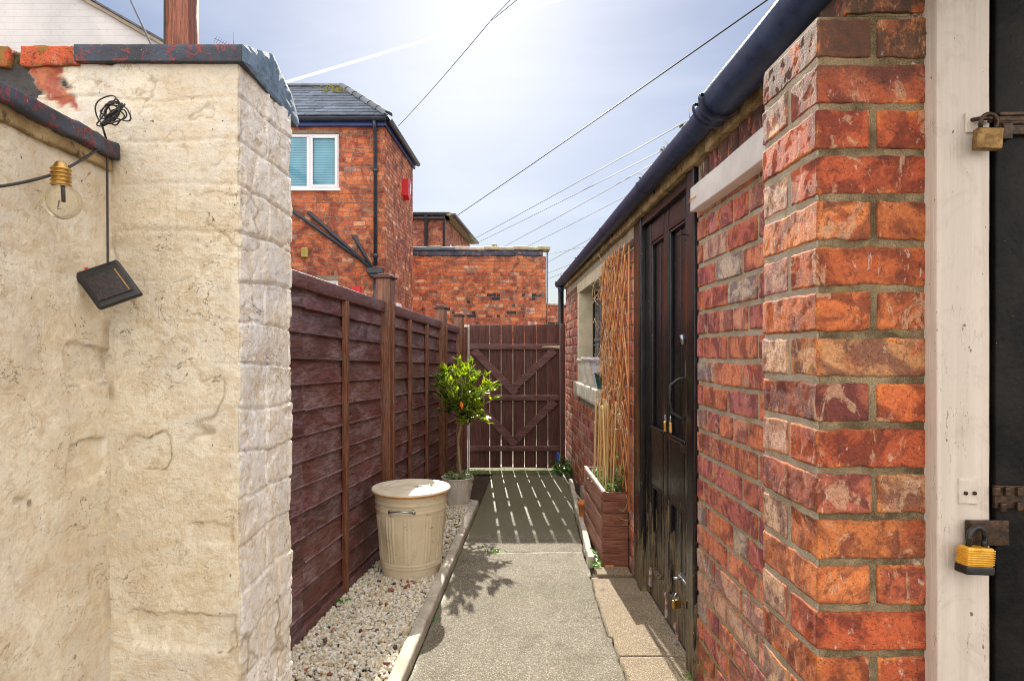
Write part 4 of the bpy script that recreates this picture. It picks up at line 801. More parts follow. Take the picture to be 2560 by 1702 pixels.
# shed door (a part of the shed)
mD = frame((XW, 0, 0), (0, 1, 0), (1, 0, 0)); L0, L1, LT = 2.345, 3.09, H + .615
mb = M()
mb.rbox((D0 + .012, -.012, .0), (L0 - .003, .09, H + .70), .03, .004, .0016, 16, 1, m=mD); mb.rbox((L1 + .003, -.012, .0), (L1 + .085, .09, H + .664), .03, .004, .0016, 16, 2, m=mD); mb.rbox((L1 + .088, -.004, .0), (D1 - .005, .09, H + .664), .03, .004, .0016, 16, 3, m=mD)
mb.rbox((L0 - .003, -.006, LT + .004), (L1 + .003, .09, H + .664), .03, .003, .0012, 16, 4, m=mD); mb.rbox((D0 - .02, .006, .0), (D0 + .012, .10, H + .664), .02, .006, .004, 40, 8, m=mD)
dfr = mb.build('door_frame', MDOOR, shed)
mb = M(); st = [(L0, L0 + .095), (2.68, 2.755), (L1 - .095, L1)]
for (a, b) in st: mb.rbox((a, .014, .035), (b, .05, LT), .03, .002, .0012, 12, int(a * 100), m=mD)
rails = [(.035, .14), (.53, .60), (.815, .90), (H + .52, LT)]; rails[1] = (.56, .825); rails[2] = (.56, .825)
for (za, zb) in ((.035, .15), (.56, .825), (H + .52, LT)):
    for (a, b) in ((st[0][1], st[1][0]), (st[1][1], st[2][0])): mb.rbox((a, .0145, za), (b, .049, zb), .03, .002, .0012, 12, int(za * 100), m=mD)
for (za, zb) in ((.15, .56), (.825, H + .52)):
    for (a, b) in ((st[0][1], st[1][0]), (st[1][1], st[2][0])):
        n_ = 2; wd = (b - a) / n_
        for i in range(n_): mb.rbox((a + i * wd + .0012, .034, za), (a + (i + 1) * wd - .0012, .046, zb), .04, .003, .0008, 12, i, m=mD)
        mb.rbox((a, .018, za), (a + .014, .036, zb), .04, .004, .0004, 12, 1, m=mD); mb.rbox((b - .014, .018, za), (b, .036, zb), .04, .004, .0004, 12, 1, m=mD)
        mb.rbox((a, .010, za - .006), (b, .036, za + .016), .04, .006, .0004, 12, 1, m=mD); mb.rbox((a, .018, zb - .014), (b, .036, zb), .04, .004, .0004, 12, 1, m=mD)
door = mb.build('door', MDOOR, shed)
mb = M(); hp = [(-.002, 2.40, 1.155), (-.004, 2.40, 1.09), (-.030, 2.41, 1.085), (-.058, 2.42, 1.06), (-.062, 2.42, 1.00), (-.052, 2.42, .955), (-.022, 2.41, .935), (.0, 2.40, .93)]
mb.tube([(XW + .012 + a, b, c) for a, b, c in hp], [.007, .006, .006, .007, .0075, .007, .006, .007], 10); mb.box((XW + .006, 2.385, 1.12), (XW + .014, 2.415, 1.24), .002); mb.box((XW + .006, 2.38, .90), (XW + .014, 2.42, .945), .002); mb.build('handle', MDKM, door)
mb = M(); mb.box((XW - .002, 2.37, H + .425), (XW + .014, 2.40, H + .47), .003); mb.tube([(XW - .03, 2.385, H + .446), (XW + .012, 2.385, H + .449)], .004, 8); mb.build('bracket', MDKM, door)
mb = M(); mb.tube([(XW - .002, 2.40, H + .03), (XW - .008, 2.40, H + .065)], .010, 10); mb.build('escutcheon', MGAL, door)
mb = M(); mb.box((XW + .0, 2.34, .30), (XW + .013, 2.46, .325), .002); mb.tube([(XW - .004, 2.335, .312), (XW - .004, 2.45, .312)], .006, 10); mb.tube([(XW - .004, 2.42, .312), (XW - .035, 2.42, .312)], .005, 10); mb.build('bolt', MGAL, door); mb = M(); mb.box((XW + .0, 2.33, .80), (XW + .012, 2.46, .825), .002); mb.build('bolt', MSTEEL, door)
def padlock(loc, w_, h_, mat, mat2, label, rz=0, open_=0, group=None, tilt=0, ribs=False):
    t_ = thing('padlock', loc, label, 'padlock', group); mm = T(loc, rz=rz) @ T(ry=tilt)
    mb = M(); mb.rbox((-w_ / 2, -w_ * .2, -h_), (w_ / 2, w_ * .2, 0), .01, w_ * .07, 0, 1, 0, m=mm)
    if ribs:
        for k in range(7): z_ = -h_ * (.10 + .085 * k); mb.rbox((-w_ * .515, -w_ * .215, z_ - h_ * .030), (w_ * .515, w_ * .215, z_ + h_ * .030), .02, w_ * .02, 0, 1, 0, m=mm)
    mb.build('body', mat, t_)
    if ribs: mb = M(); mb.rbox((-w_ * .53, -w_ * .23, -h_ * 1.01), (w_ * .53, w_ * .23, -h_ * .68), .02, w_ * .05, 0, 1, 0, m=mm); mb.build('bumper', MPB, t_)
    r_ = w_ * .30; mb = M(); pts_ = [(-r_, 0, -.002), (-r_, 0, h_ * .35)] + [(r_ * math.cos(a), 0, h_ * .35 + r_ * math.sin(a)) for a in np.linspace(math.pi, 0, 12)] + [(r_, 0, h_ * .35), (r_, 0, -.002)]
    mb.tube(pts_, w_ * .085, 10, m=mm); mb.build('shackle', mat2, t_); return t_
padlock((XW - .046, 2.425, .935 - .02), .026, .040, MBRASS, MGAL, 'slim brass padlock nearer the brick wall, hung on the shed door handle', R(80), tilt=R(6))
padlock((XW - .052, 2.475, .935 - .02), .026, .040, MBRASS, MGAL, 'slim brass padlock nearer the trellis, hung on the shed door handle', R(60), tilt=R(-9))
padlock((XW - .028, 2.405, .235), .036, .032, MBRASS, MGAL, 'small brass padlock hanging from the bolt low on the black door', R(25))
mb = M(); g = np.random.default_rng(12)
for (y, z_, hh, col) in ((2.93, .13, .10, (.75, .75, .85)), (2.66, .10, .12, (.7, .7, .75)), (2.52, .05, .10, (.8, .8, .9))):
    mb = M(); mb.rbox((XW - .004, y - .007, z_ - .04), (XW + .006, y + .006, z_ + hh * .5), .006, .003, .010, 30, int(y * 10), col); mb.build('peeling_strip', m_generic('peeling_strip', (.25, .24, .27), (.50, .46, .48), 30, .4, 0, 60, .002, spots=[(40, .45, .55, .95, (.25, .10, .03))]), door)

# brick pier at the right, then white frame and black door
xp0, yp0, yp1 = .578, 1.136, 1.372
pier2 = thing('brick_pier', (.66, 1.25, 0), 'orange brick pier with sharp corner beside the white door frame', 'brick pier')
mb = M(); k = -1; g = np.random.default_rng(31); ph = .0
c0z = H + (VY - 748.8) * (1.372 / F)                     # a mortar line read off the picture
z = c0z % COURSE - COURSE; ci = 0
base = int(round((c0z - z) / COURSE))
while z < H + .80:
    a, b = z + .0064, z + COURSE - .0064; rel_k = int(round((z - c0z) / COURSE)); full_side = (rel_k % 2 != 0)
    top_ = H + .622
    cs = [pick(SHADE, g), pick(SHADE, g)]; j = g.uniform(-.0018, .0018, 8)
    sd = int(g.integers(999))
    kw = dict(h=.005, r=.0042, amp=.0027, freq=36, amp2=.0011, freq2=170, asc=(.45, .45, 1.5), edge=.009)
    if b < top_ + .03:
        b_ = min(b, top_)
        if not full_side:   # this course: the side shows two bricks, the front a long one
            mb.rbox((xp0 + j[0], yp0 + j[1], a), (xp0 + .226, yp0 + .106, b_), seed=sd, col=cs[0], **kw); mb.rbox((xp0 + j[2], yp0 + .118, a), (xp0 + .10, yp1, b_), seed=sd + 1, col=pick(PURP[3:7] + [(.55, .36, .25)], g), **kw)  # side-only brick in purple tones: blue sky light put into its colour
        else:
            mb.rbox((xp0 + j[0], yp0 + j[1], a), (xp0 + .098 + j[2], yp1, b_), seed=sd, col=pick(SHADE[:5] + [(.38, .11, .07)], g), **kw); mb.rbox((xp0 + .110, yp0 + j[3], a), (xp0 + .226, yp1, b_), seed=sd + 3, col=cs[1], **kw)
    elif b < H + .83:
        mb.rbox((xp0 + .055, yp0 + j[1], a), (xp0 + .226, yp0 + .106, b), seed=sd, col=(.30, .13, .07), **kw)
    z += COURSE; ci += 1
mb.box((xp0 + .0028, yp0 + .006, -.05), (xp0 + .05, yp1 - .004, H + .612), .001, (1, 1, 1), 1); mb.box((xp0 + .006, yp0 + .0035, -.05), (xp0 + .30, yp1 - .006, H + .611), .001, (1, 1, 1), 2); mb.box((xp0 + .060, yp0 + .008, H + .613), (xp0 + .30, yp1 - .1, H + .83), .001, (1, 1, 1), 2)
mb.build('brickwork', [MB, MM, MMD], pier2)
mb = M(); mb.rbox((xp0 + .085, yp0 + .003, H + .624), (XW + .02, yp1 + .14, H + .664), .03, .003, .002, 12, 2); mb.build('slate_cap', MBL, pier2)

fx0 = .775; bk = thing('back_door', (.98, 1.14, 0), 'black boarded door in a thick cream-white frame at the right edge', 'door')
mb = M(); x1_ = (2475 - VX) * 1.105 / F
mb.rbox((fx0, 1.105, -.02), (x1_, 1.30, 2.3), .04, .003, .0007, 20, 1); mb.build('frame', MWHT, bk)
mb = M(); mb.rbox((fx0 - .024, 1.1405, -.02), (fx0 - .0005, 1.165, 2.3), .012, .004, .003, 26, 4, amp2=.0015); mb.build('paint_bead', m_generic('flaking_bead', (.40, .33, .26), (.58, .50, .42), 30, .6, 0, 80, .002, spots=[(34, .5, .58, .95, (.20, .05, .025)), (50, .55, .6, .8, (.05, .02, .02))]), bk)
mb = M(); mb.rbox((x1_ + .003, 1.116, -.02), (x1_ + .0085, 1.20, 2.3), .05, .002, .001, 20, 6); mb.build('edge_strip', m_generic('rusty_edge', (.09, .045, .03), (.28, .17, .11), 30, .5, .2, 80, .001), bk)
mb = M(); mb.rbox((x1_ + .015, 1.110, -.02), (x1_ + .9, 1.150, 2.3), .08, .004, .0012, 9, 7); dl = mb.build('door_leaf', MNB, bk)
def atF(sx_, sy_, y=1.105): return P(sx_, sy_, y)
# keep plate
a, b = atF(2395, 1196), atF(2441, 1258); mb = M(); mb.rbox((a[0], 1.1015, b[2]), (b[0], 1.106, a[2]), .004, .0015, .0012, 60, 3)
for (u, v) in ((2409, 1232), (2430, 1232)): pass
kp = mb.build('keep_plate', MWHT, bk); mb = M()
for (u, v) in ((2410, 1231), (2432, 1231)): c = atF(u, v); mb.tube([(c[0], 1.0995, c[2]), (c[0], 1.1012, c[2])], .0034, 12)
mb.build('screw_hole', MSTEEL, kp)
# upper hasp
a, b = atF(2411, 283), atF(2462, 334); mb = M(); mb.rbox((a[0], 1.1005, b[2]), (b[0], 1.1045, a[2]), .01, .0015, .0008, 60, 1); mb.build('staple_plate', MWHT, bk)
mb = M(); c = atF(2425, 306); mb.tube([(c[0] + .004 * 0, 1.104, c[2] + .003), (c[0] + .003, 1.088, c[2]), (c[0] + .014, 1.080, c[2] - .002), (c[0] + .028, 1.088, c[2] - .001), (c[0] + .030, 1.10, c[2])], .0036, 10); mb.build('staple', MSTEEL, bk)
mb = M(); a = atF(2498, 280, 1.10); mb.rbox((a[0], 1.0985, a[2] - .040), (a[0] + .075, 1.109, a[2] - .033), .01, .001, .0005, 60, 1); mb.rbox((a[0], 1.0985, a[2] - .006), (a[0] + .075, 1.109, a[2]), .01, .001, .0005, 60, 1); mb.rbox((a[0] + .003, 1.102, a[2] - .038), (a[0] + .075, 1.109, a[2]), .01, .001, .001, 60, 2); mb.tube([(a[0] - .004, 1.103, a[2] - .018), (a[0] + .09, 1.103, a[2] - .018)], .0045, 10); mb.rbox((a[0] + .006, 1.097, a[2] - .048), (a[0] + .022, 1.108, a[2] - .020), .01, .001, .0008, 60, 2); mb.build('hasp', MSTEEL, bk)
# lower hasp and upper-right stud plate
mb = M(); a, b = atF(2413, 1299, 1.10), atF(2520, 1362, 1.10); mb.rbox((a[0], 1.0965, b[2]), (b[0], 1.1005, a[2]), .01, .001, .0008, 60, 2); mb.build('hasp', MSTEEL, bk)
mb = M(); a, b = atF(2484, 1213, 1.105), atF(2570, 1270, 1.105); mb.rbox((a[0], 1.102, b[2]), (b[0], 1.109, a[2]), .01, .001, .0012, 50, 2)
for (u, v) in ((2491, 1228), (2517, 1228), (2548, 1228), (2507, 1268), (2548, 1265)): c = atF(u, v, 1.10); mb.rbox((c[0] - .005, 1.096, c[2] - .008), (c[0] + .005, 1.104, c[2] + .008), .005, .002, .0006, 60, u)
mb.build('hinge_plate', MSTEEL, bk)
padlock(tuple(atF(2471, 322, 1.083)), .042, .037, MOLDB, MSTEEL, 'old brass padlock on the upper hasp of the white frame', R(-8), tilt=R(4))
padlock(tuple(atF(2441, 1365, 1.082)), .056, .046, m_generic('yellow_bronze', (.62, .30, .02), (.78, .44, .06), 60, .4, .5, 100, .0006), MDKM, 'chunky laminated yellow padlock with black base on the lower hasp', R(12), tilt=R(6), ribs=True)

# ================================================================== things along the path
# dustbin
bx, by = -.477, 3.365
bn = thing('dustbin', (bx, by, .004), 'cream metal dustbin with a rust-rimmed flat lid on the gravel', 'dustbin')
def flute(r, z, an):
    k = sst(.085, .10, z) * sst(.335, .32, z); f = np.zeros_like(an)
    for c_ in range(11):
        ce = c_ * 2 * math.pi / 11 + .2
        for dd in (-.10, 0, .10): f += np.exp(-(((an - ce - dd + math.pi) % (2 * math.pi) - math.pi) / .028) ** 2)
    return r + .0045 * k * f + .0018 * math.sin(z * 17 + 1) * np.sin(2 * an + z * 9) + .0015 * np.sin(5 * an + z * 23)
mb = M(); prof = [(.148, .002)]
for z_ in np.linspace(.005, .445, 100):
    r_ = .155 + (.196 - .155) * z_ / .445
    for c_ in (.062, .078, .355, .395): r_ += .0035 * math.exp(-((z_ - c_) / .0055) ** 2)
    prof.append((r_, z_))
mb.lathe(prof, (bx, by, .006), 264, fn=flute); mb.build('body', MBIN, bn)
mb = M(); mb.lathe([(.001, .468), (.045, .4685), (.06, .4665), (.105, .466), (.112, .4685), (.118, .466), (.150, .464), (.156, .467), (.163, .464), (.185, .462), (.197, .4635), (.204, .4645), (.209, .4635), (.2125, .458), (.2125, .454)], (bx, by, 0), 96, fn=lambda r, z, an: r + .0015 * np.sin(an * 3)); lid = mb.build('lid', MLID, bn)
mb = M(); mb.lathe([(.2130, .454), (.2125, .447), (.206, .4435), (.197, .445)], (bx, by, 0), 96, fn=lambda r, z, an: r + .0012 * np.sin(an * 3)); mb.build('rim', MRUST, lid)
mb = M(); mb.tube([(bx + .02, by - .03, .466), (bx + .06, by - .035, .474), (bx + .105, by - .015, .474), (bx + .12, by + .01, .466)], .0035, 8); mb.build('lid_handle', MGAL, lid)
mb = M(); a0_ = -math.pi / 2 - .12
hp = []
for t_ in np.linspace(-1, 1, 15): an = a0_ + t_ * .30; rr = .200 + .020 * (1 - t_ ** 4); hp.append((bx + rr * math.cos(an), by + rr * math.sin(an), .372 + .010 * (1 - t_ * t_)))
mb.tube(hp, .0045, 8)
for t_ in (-1, 1): an = a0_ + t_ * .33; mb.tube([(bx + .190 * math.cos(an), by + .190 * math.sin(an), .37), (bx + .198 * math.cos(an), by + .198 * math.sin(an), .37)], .009, 14)
mb.build('side_handle', MGAL, bn)
mb = M(); mb.lathe([(.155, .0), (.1575, .004), (.157, .009)], (bx, by, .004), 96); mb.build('bottom_rim', MRUST, bn)

# plant pot and bay tree
px_, py_ = -.325, 4.82
def carve(r, z, an):
    k = sst(.02, .04, z) * sst(.195, .18, z); f = 0
    for c_ in range(6):
        ce = c_ * math.pi / 3 + .75; du = ((an - ce + math.pi) % (2 * math.pi) - math.pi) * .115; dz = z - .105; th = np.arctan2(dz, du); f = f + np.sin(th * 22) * sst(.058, .052, np.abs(du)) * sst(.0, .02, np.hypot(du, dz))
    return r + .0022 * k * f
pt = thing('plant_pot', (px_, py_, 0), 'round cream plant pot carved with sunburst lines, standing behind the dustbin', 'plant pot')
mb = M(); prof = [(.088, .0), (.092, .018), (.086, .022)] + [(.086 + .037 * ((z_ - .022) / .19) ** .8, z_) for z_ in np.linspace(.025, .212, 60)] + [(.127, .216), (.126, .222), (.116, .220), (.112, .195), (.10, .18)]
mb.lathe(prof, (px_, py_, .005), 240, fn=carve); mb.build('pot_body', MPOTW, pt)
mb = M(); mb.lathe([(.108, .188), (.06, .192), (.001, .195)], (px_, py_, .005), 30); mb.build('soil', MSOIL, pt)
def leaf(mb, base, d, up, ln, wd, col, curl=.15, nseg=5):
    d = np.array(d, float); d /= np.linalg.norm(d); side = np.cross(d, up); side /= np.linalg.norm(side) + 1e-9; nn = np.cross(side, d); Vv = []; 
    for i in range(nseg + 1):
        t_ = i / nseg; w_ = wd * math.sin(math.pi * min(1, t_ * .94 + .06)) ** .8 * .5; c_ = np.array(base) + d * ln * t_ - nn * curl * ln * t_ * t_
        Vv += [c_ - side * w_ + nn * w_ * .35, c_, c_ + side * w_ + nn * w_ * .35]
    q_ = []
    for i in range(nseg): q_ += [(3 * i, 3 * i + 1, 3 * i + 4, 3 * i + 3), (3 * i + 1, 3 * i + 2, 3 * i + 5, 3 * i + 4)]
    mb.add(Vv, [np.array(q_)], col, 0, True)
tree = thing('bay_tree', (px_, py_, .19), 'small ball-headed bay tree on a thin bare stem in the cream pot', 'tree')
g = np.random.default_rng(77); cx_, cy_, cz_ = px_ + .055, py_ - .01, .850
tk = [(px_ + .03, py_, .19), (px_ + .022, py_, .28), (px_ + .010, py_, .40), (px_ + .006, py_, .52), (px_ + .022, py_, .60), (px_ + .028, py_ - .005, .655)]
mb = M(); mb.tube([np.array(a) + g.normal(0, .0015, 3) for a in tk], [.013, .0115, .0105, .010, .010, .012], 12); tips = []
for i in range(104):
    an = g.uniform(0, 2 * math.pi); el = math.asin(g.uniform(-.75, 1)); rr = g.uniform(.5, 1.12) * .232; ofs = np.array([math.cos(an) * math.cos(el), math.sin(an) * math.cos(el), math.sin(el)])
    tip = np.array([cx_, cy_, cz_]) + ofs * rr * np.array([.98, .98, 1.22]); b0 = np.array(tk[-1]) + np.array([0, 0, g.uniform(-.01, .09)]); md = (b0 + tip) / 2 + g.normal(0, .012, 3) + np.array([0, 0, .01])
    mb.tube([b0, md, tip], [.0042, .003, .0018], 5); tips.append((tip, ofs)); 
    if g.random() < .7: tips.append((md + g.normal(0, .02, 3), ofs))
mb.build('trunk', MBARK, tree)
mb = M()
for tip, ofs in tips:
    for k in range(g.integers(7, 12)):
        an = g.uniform(0, 2 * math.pi); d_ = ofs * .55 + np.array([math.cos(an), math.sin(an), g.uniform(.3, 1.5)]) * .7; c_ = np.array([1, 1, 1]) * g.uniform(.55, 1.25)
        if g.random() < .25: c_ = c_ * np.array([1.45, 1.2, .8])
        if g.random() < .35: c_ = c_ * np.array([.35, .52, .8])
        leaf(mb, tip + g.normal(0, .006, 3) - ofs * g.uniform(0, .03), d_, np.array([.1, .1, 1]) + g.normal(0, .3, 3), g.uniform(.044, .078), g.uniform(.015, .023), c_)
leaf(mb, np.array([cx_ - .015, cy_ - .20, cz_ - .03]), (.2, -.4, -1), (0, 0, 1), .055, .024, (6, .9, .3))
mb.build('crown', MLEAF, tree)
def ivy(name, label, cx, cy, cz, rx, ry, rz_, n, seed, size=(.014, .026), cat='plant', pal=((1, 1, 1), (1.8, 1.7, 1.6), (.5, .6, .6)), stems=8):
    g = np.random.default_rng(seed); t_ = thing(name, (cx, cy, cz), label, cat); mb = M()
    for i in range(n):
        an = g.uniform(0, 2 * math.pi); r_ = math.sqrt(g.random()); p_ = np.array([cx + rx * r_ * math.cos(an), cy + ry * r_ * math.sin(an), cz + rz_ * g.random() * (1.1 - r_ * .6)]); c_ = np.array(pal[g.integers(len(pal))]) * g.uniform(.7, 1.3)
        leaf(mb, p_, (g.normal(), g.normal() - .5, g.uniform(-.3, .6)), (g.normal() * .4, -.5 + g.normal() * .4, 1), g.uniform(*size), g.uniform(*size) * .9, c_, nseg=3)
    mb.build('leaves', MIVY, t_); mb = M()
    for i in range(stems): a_ = g.uniform(0, 2 * math.pi); mb.tube([(cx, cy, cz), (cx + rx * .5 * math.cos(a_), cy + ry * .5 * math.sin(a_), cz + rz_ * .6), (cx + rx * .9 * math.cos(a_), cy + ry * .9 * math.sin(a_), cz + rz_ * .5)], .0012, 5)
    mb.build('stems', MTWIG, t_); return t_
VAR = ((1, 1, 1), (3.2, 2.3, 4.5), (.6, .8, .8), (2.6, 2.1, 3))
ivy('ivy', 'low variegated ivy growing round the bay tree stem inside the pot', px_ + .01, py_, .19, .12, .11, .11, 130, 5, pal=VAR)
# planter
X0, X1, Y0, Y1, ZP = .563, .702, 3.40, 4.16, .425
pl = thing('planter', (.63, 3.78, 0), 'tall narrow red-brown slatted wooden planter with a heart on its end, beside the black door', 'planter')
mb = M(); e_ = [0.012, .085, .155, .225, .295, .365, ZP]; ezs = [.012, .095, .165, .238, .310, .378, ZP]
for i in range(6): mb.rbox((X0, Y0, ezs[i] + .0012), (X1, Y0 + .016, ezs[i + 1] - .0012), .03, .002, .0006, 14, i)
mb.build('end_panel', MPLX, pl)
mb = M(); sz = [.012, .145, .285, ZP]
for i in range(3): mb.rbox((X0 - .001, Y0 + .018, sz[i] + .003), (X0 + .016, Y1, sz[i + 1] - .003), .04, .003, .0012, 9, i)
mb.box((X0 + .006, Y0 + .018, .02), (X0 + .012, Y1 - .01, ZP - .02), 0, (.4, .4, .4)); mb.build('side_panel', MPL, pl)
mb = M(); mb.rbox((X0, Y1 - .016, .012), (X1, Y1 + .001, ZP), .04, .002, .0006, 9, 4); mb.rbox((X1 - .012, Y0 + .017, .012), (X1 + .001, Y1 - .017, ZP), .04, .002, .0006, 9, 4); mb.build('back_panel', MPL, pl)
mb = M(); mb.rbox((X0 + .001, Y0 + .002, ZP + .0005), (X0 + .019, Y1, ZP + .006), .05, .002, .0006, 9, 2); mb.build('top_edge', m_generic('highlight_edge', (.30, .19, .16), (.46, .34, .30), 40, .4, 0, 90, .001), pl)  # sun highlight along the top edge painted as a paler strip
mb = M(); mb.box((X0 + .017, Y0 + .017, .30), (X1 - .013, Y1 - .017, ZP - .035), 0); mb.build('soil', MSOIL, pl)
hp = []
for t_ in np.linspace(0, 2 * math.pi, 40, endpoint=False):
    hx = 16 * math.sin(t_) ** 3; hz = 13 * math.cos(t_) - 5 * math.cos(2 * t_) - 2 * math.cos(3 * t_) - math.cos(4 * t_); c_, s_ = math.cos(R(-26)), math.sin(R(-26)); hp.append((X0 + .076 + .0022 * (hx * c_ - hz * s_), .295 + .0024 * (hx * s_ + hz * c_)))
mb = M(); mb.prism(hp, None, Y0 - .008, Y0 - .0006); mb.build('heart', MPLX, pl)
mb = M()
for pp in ([(X0 + .085, 3.387, .335), (X0 + .105, 3.375, .328), (X0 + .122, 3.38, .345), (X0 + .134, 3.385, .385), (X0 + .125, 3.39, .41)], [(X0 + .09, 3.384, .288), (X0 + .112, 3.378, .280), (X0 + .13, 3.38, .276), (X0 + .146, 3.385, .282)], [(X0 + .105, 3.385, .25), (X0 + .12, 3.38, .255), (X0 + .134, 3.385, .25)]): mb.tube(pp, .0013, 5)
mb.build('tendril', MTWIG, pl)
ivy('ivy', 'pale variegated ivy spilling over the soil inside the wooden planter', .63, 3.80, .375, .062, .36, .085, 420, 9, (.014, .028), pal=VAR)
ivy('ivy', 'green ivy climbing up among the canes at the near end of the planter', .668, 3.50, .40, .035, .08, .20, 90, 10, (.012, .024))
ivy('ivy', 'variegated ivy creeping on the ground between the white kerb and the planter', .535, 3.56, .0, .030, .20, .06, 170, 11, (.012, .024), pal=VAR)
# canes
g = np.random.default_rng(21); cs = [(y, x) for y in np.linspace(3.50, 3.98, 8) for x in (.600, .640)]
for i, (y, x) in enumerate(cs[:15]):
    y += g.uniform(-.02, .02); x += g.uniform(-.01, .01); h_ = g.uniform(.80, .92); mb = M(); a_ = np.array([x, y, .34]); b_ = np.array([x + g.uniform(-.02, .025), y + g.uniform(-.10, .10), h_]); pts_ = []; rd = []
    for t_ in np.linspace(0, 1, 22): pts_.append(a_ + (b_ - a_) * t_); rd.append(.0042 + (.0009 if (i + int(t_ * 21)) % 6 == 0 else 0))
    mb.tube(pts_, rd, 8, np.array([1, 1, 1]) * g.uniform(.8, 1.25)); tag(mb.build('bamboo_cane', MCANE), 'short straw-coloured bamboo cane stuck upright in the wooden planter', 'cane', 'bamboo canes in the planter')
# trellis
tl = thing('trellis', (.675, 3.7, .42), 'orange willow lattice trellis leaning on the brick wall behind the planter', 'trellis')
g = np.random.default_rng(8); zb, zt_ = .44, H + .598; ya_t, yb_t = 3.31, 4.17
for dr in (1, -1):
    for i in range(17):
        c0_ = (ya_t - .95 if dr > 0 else ya_t + .12) + i * .112; sl_t = dr * .70 + g.normal(0, .03); mb = M(); xx = .684 if dr > 0 else .670; pts_ = []; ph_ = g.uniform(0, 6)
        for t_ in np.linspace(0, 1, 40):
            z_ = zb + (zt_ + .02 - zb) * t_; y = c0_ + sl_t * (z_ - zb) + .012 * math.sin(z_ * 6 + ph_)
            if ya_t <= y <= yb_t and z_ <= zt_ - max(0, y - 3.9) * .1: pts_.append((xx + .004 * math.sin(z_ * 9 + ph_), y, z_))
        if len(pts_) > 4: mb.tube(pts_, g.uniform(.0040, .0058), 7, np.array([1, 1, 1]) * g.uniform(.7, 1.35)); mb.build('lath', MLATH, tl)
for i in range(5):
    y = ya_t + .01 + i * .21; mb = M(); mb.tube([(.690, y + g.normal(0, .01), zb - .1), (.690, y + g.normal(0, .02), 1.1), (.690, y + g.normal(0, .02), zt_ - .03)], .006, 7, (.9, .9, .9)); mb.build('lath', MLATH, tl)
mb = M()
for k in range(120):
    p_ = np.array([.655 + g.uniform(-.01, .01), g.uniform(3.35, 4.15), g.uniform(.7, 1.75)]); pts_ = [p_]; d_ = np.array([g.normal() * .2, g.normal(), g.normal()]); 
    for j in range(g.integers(5, 14)): d_ = d_ + g.normal(0, .75, 3) * np.array([.35, 1, 1]); d_ /= np.linalg.norm(d_); p_ = p_ + d_ * .022; p_[0] = min(max(p_[0], .60), .668); pts_.append(p_.copy())
    mb.tube(pts_, g.uniform(.0008, .0018), 5)
for k in range(5):
    y = g.uniform(4.0, 4.2); z_ = g.uniform(1.1, 1.7); mb.tube([(.66, y, z_), (.64, y + .04, z_ + .03), (.62 + g.normal() * .01, y + .09, z_ + g.uniform(-.01, .09))], .0013, 5)
mb.build('dry_vine', MTWIG, tl)
# ground oddments at the far right
def stone(loc, s_, seed, label):
    mb = M(); mb.rbox((-s_[0], -s_[1], 0), (s_[0], s_[1], s_[2]), .012, min(s_) * .45, .012, 14, seed, m=T(loc), amp2=.003, freq2=60); tag(mb.build('stone', MSTONE), label, 'stone')
stone((.655, 4.62, -.01), (.045, .10, .19), 3, 'upright rough mossy stone against the wall behind the planter')
stone((.645, 4.42, -.01), (.040, .05, .10), 4, 'smaller grey stone low beside the terracotta pot')
tp_ = thing('terracotta_pot', (.575, 4.30, 0), 'small empty orange terracotta pot tucked behind the planter', 'plant pot')
mb = M(); mb.lathe([(.024, 0), (.034, .085), (.039, .086), (.040, .112), (.035, .112), (.032, .09), (.02, .01)], (.575, 4.30, .05), 40); mb.build('pot_body', MTER, tp_)
mb = M(); mb.rbox((.53, 4.24, -.01), (.62, 4.36, .05), .03, .01, .006, 14, 3); tag(mb.build('stone_block', MSTONE), 'flat stone block under the terracotta pot', 'stone')
ivy('ivy', 'dark green ivy clump at the foot of the black downpipe', .62, 6.20, .0, .10, .32, .17, 260, 14, (.02, .04), pal=((.8, .9, .8), (.4, .6, .5), (1.2, 1.2, 1)))
mb = M(); mb.rbox((.55, 6.0, .14), (.575, 6.03, .22), .01, .004, .002, 20, 1); tag(mb.build('plant_label', m_generic('blue_plastic', (.02, .10, .5), (.05, .18, .65), 20, .4)), 'small bright blue plastic tag among the ivy by the downpipe', 'plant label')
mb = M(); mb.rbox((.515, 3.285, -.01), (.70, 3.395, .022), .012, .006, .005, 16, 6, amp2=.0015); tag(mb.build('stepping_stone', MSLAB), 'low worn stone edging just in front of the planter', 'stone')
mb = M(); mb.rbox((.575, 3.385, -.01), (.625, 3.42, .03), .01, .01, .004, 30, 6); tag(mb.build('brick_fragment', MTER), 'broken orange brick fragment wedged under the end of the planter', 'brick')
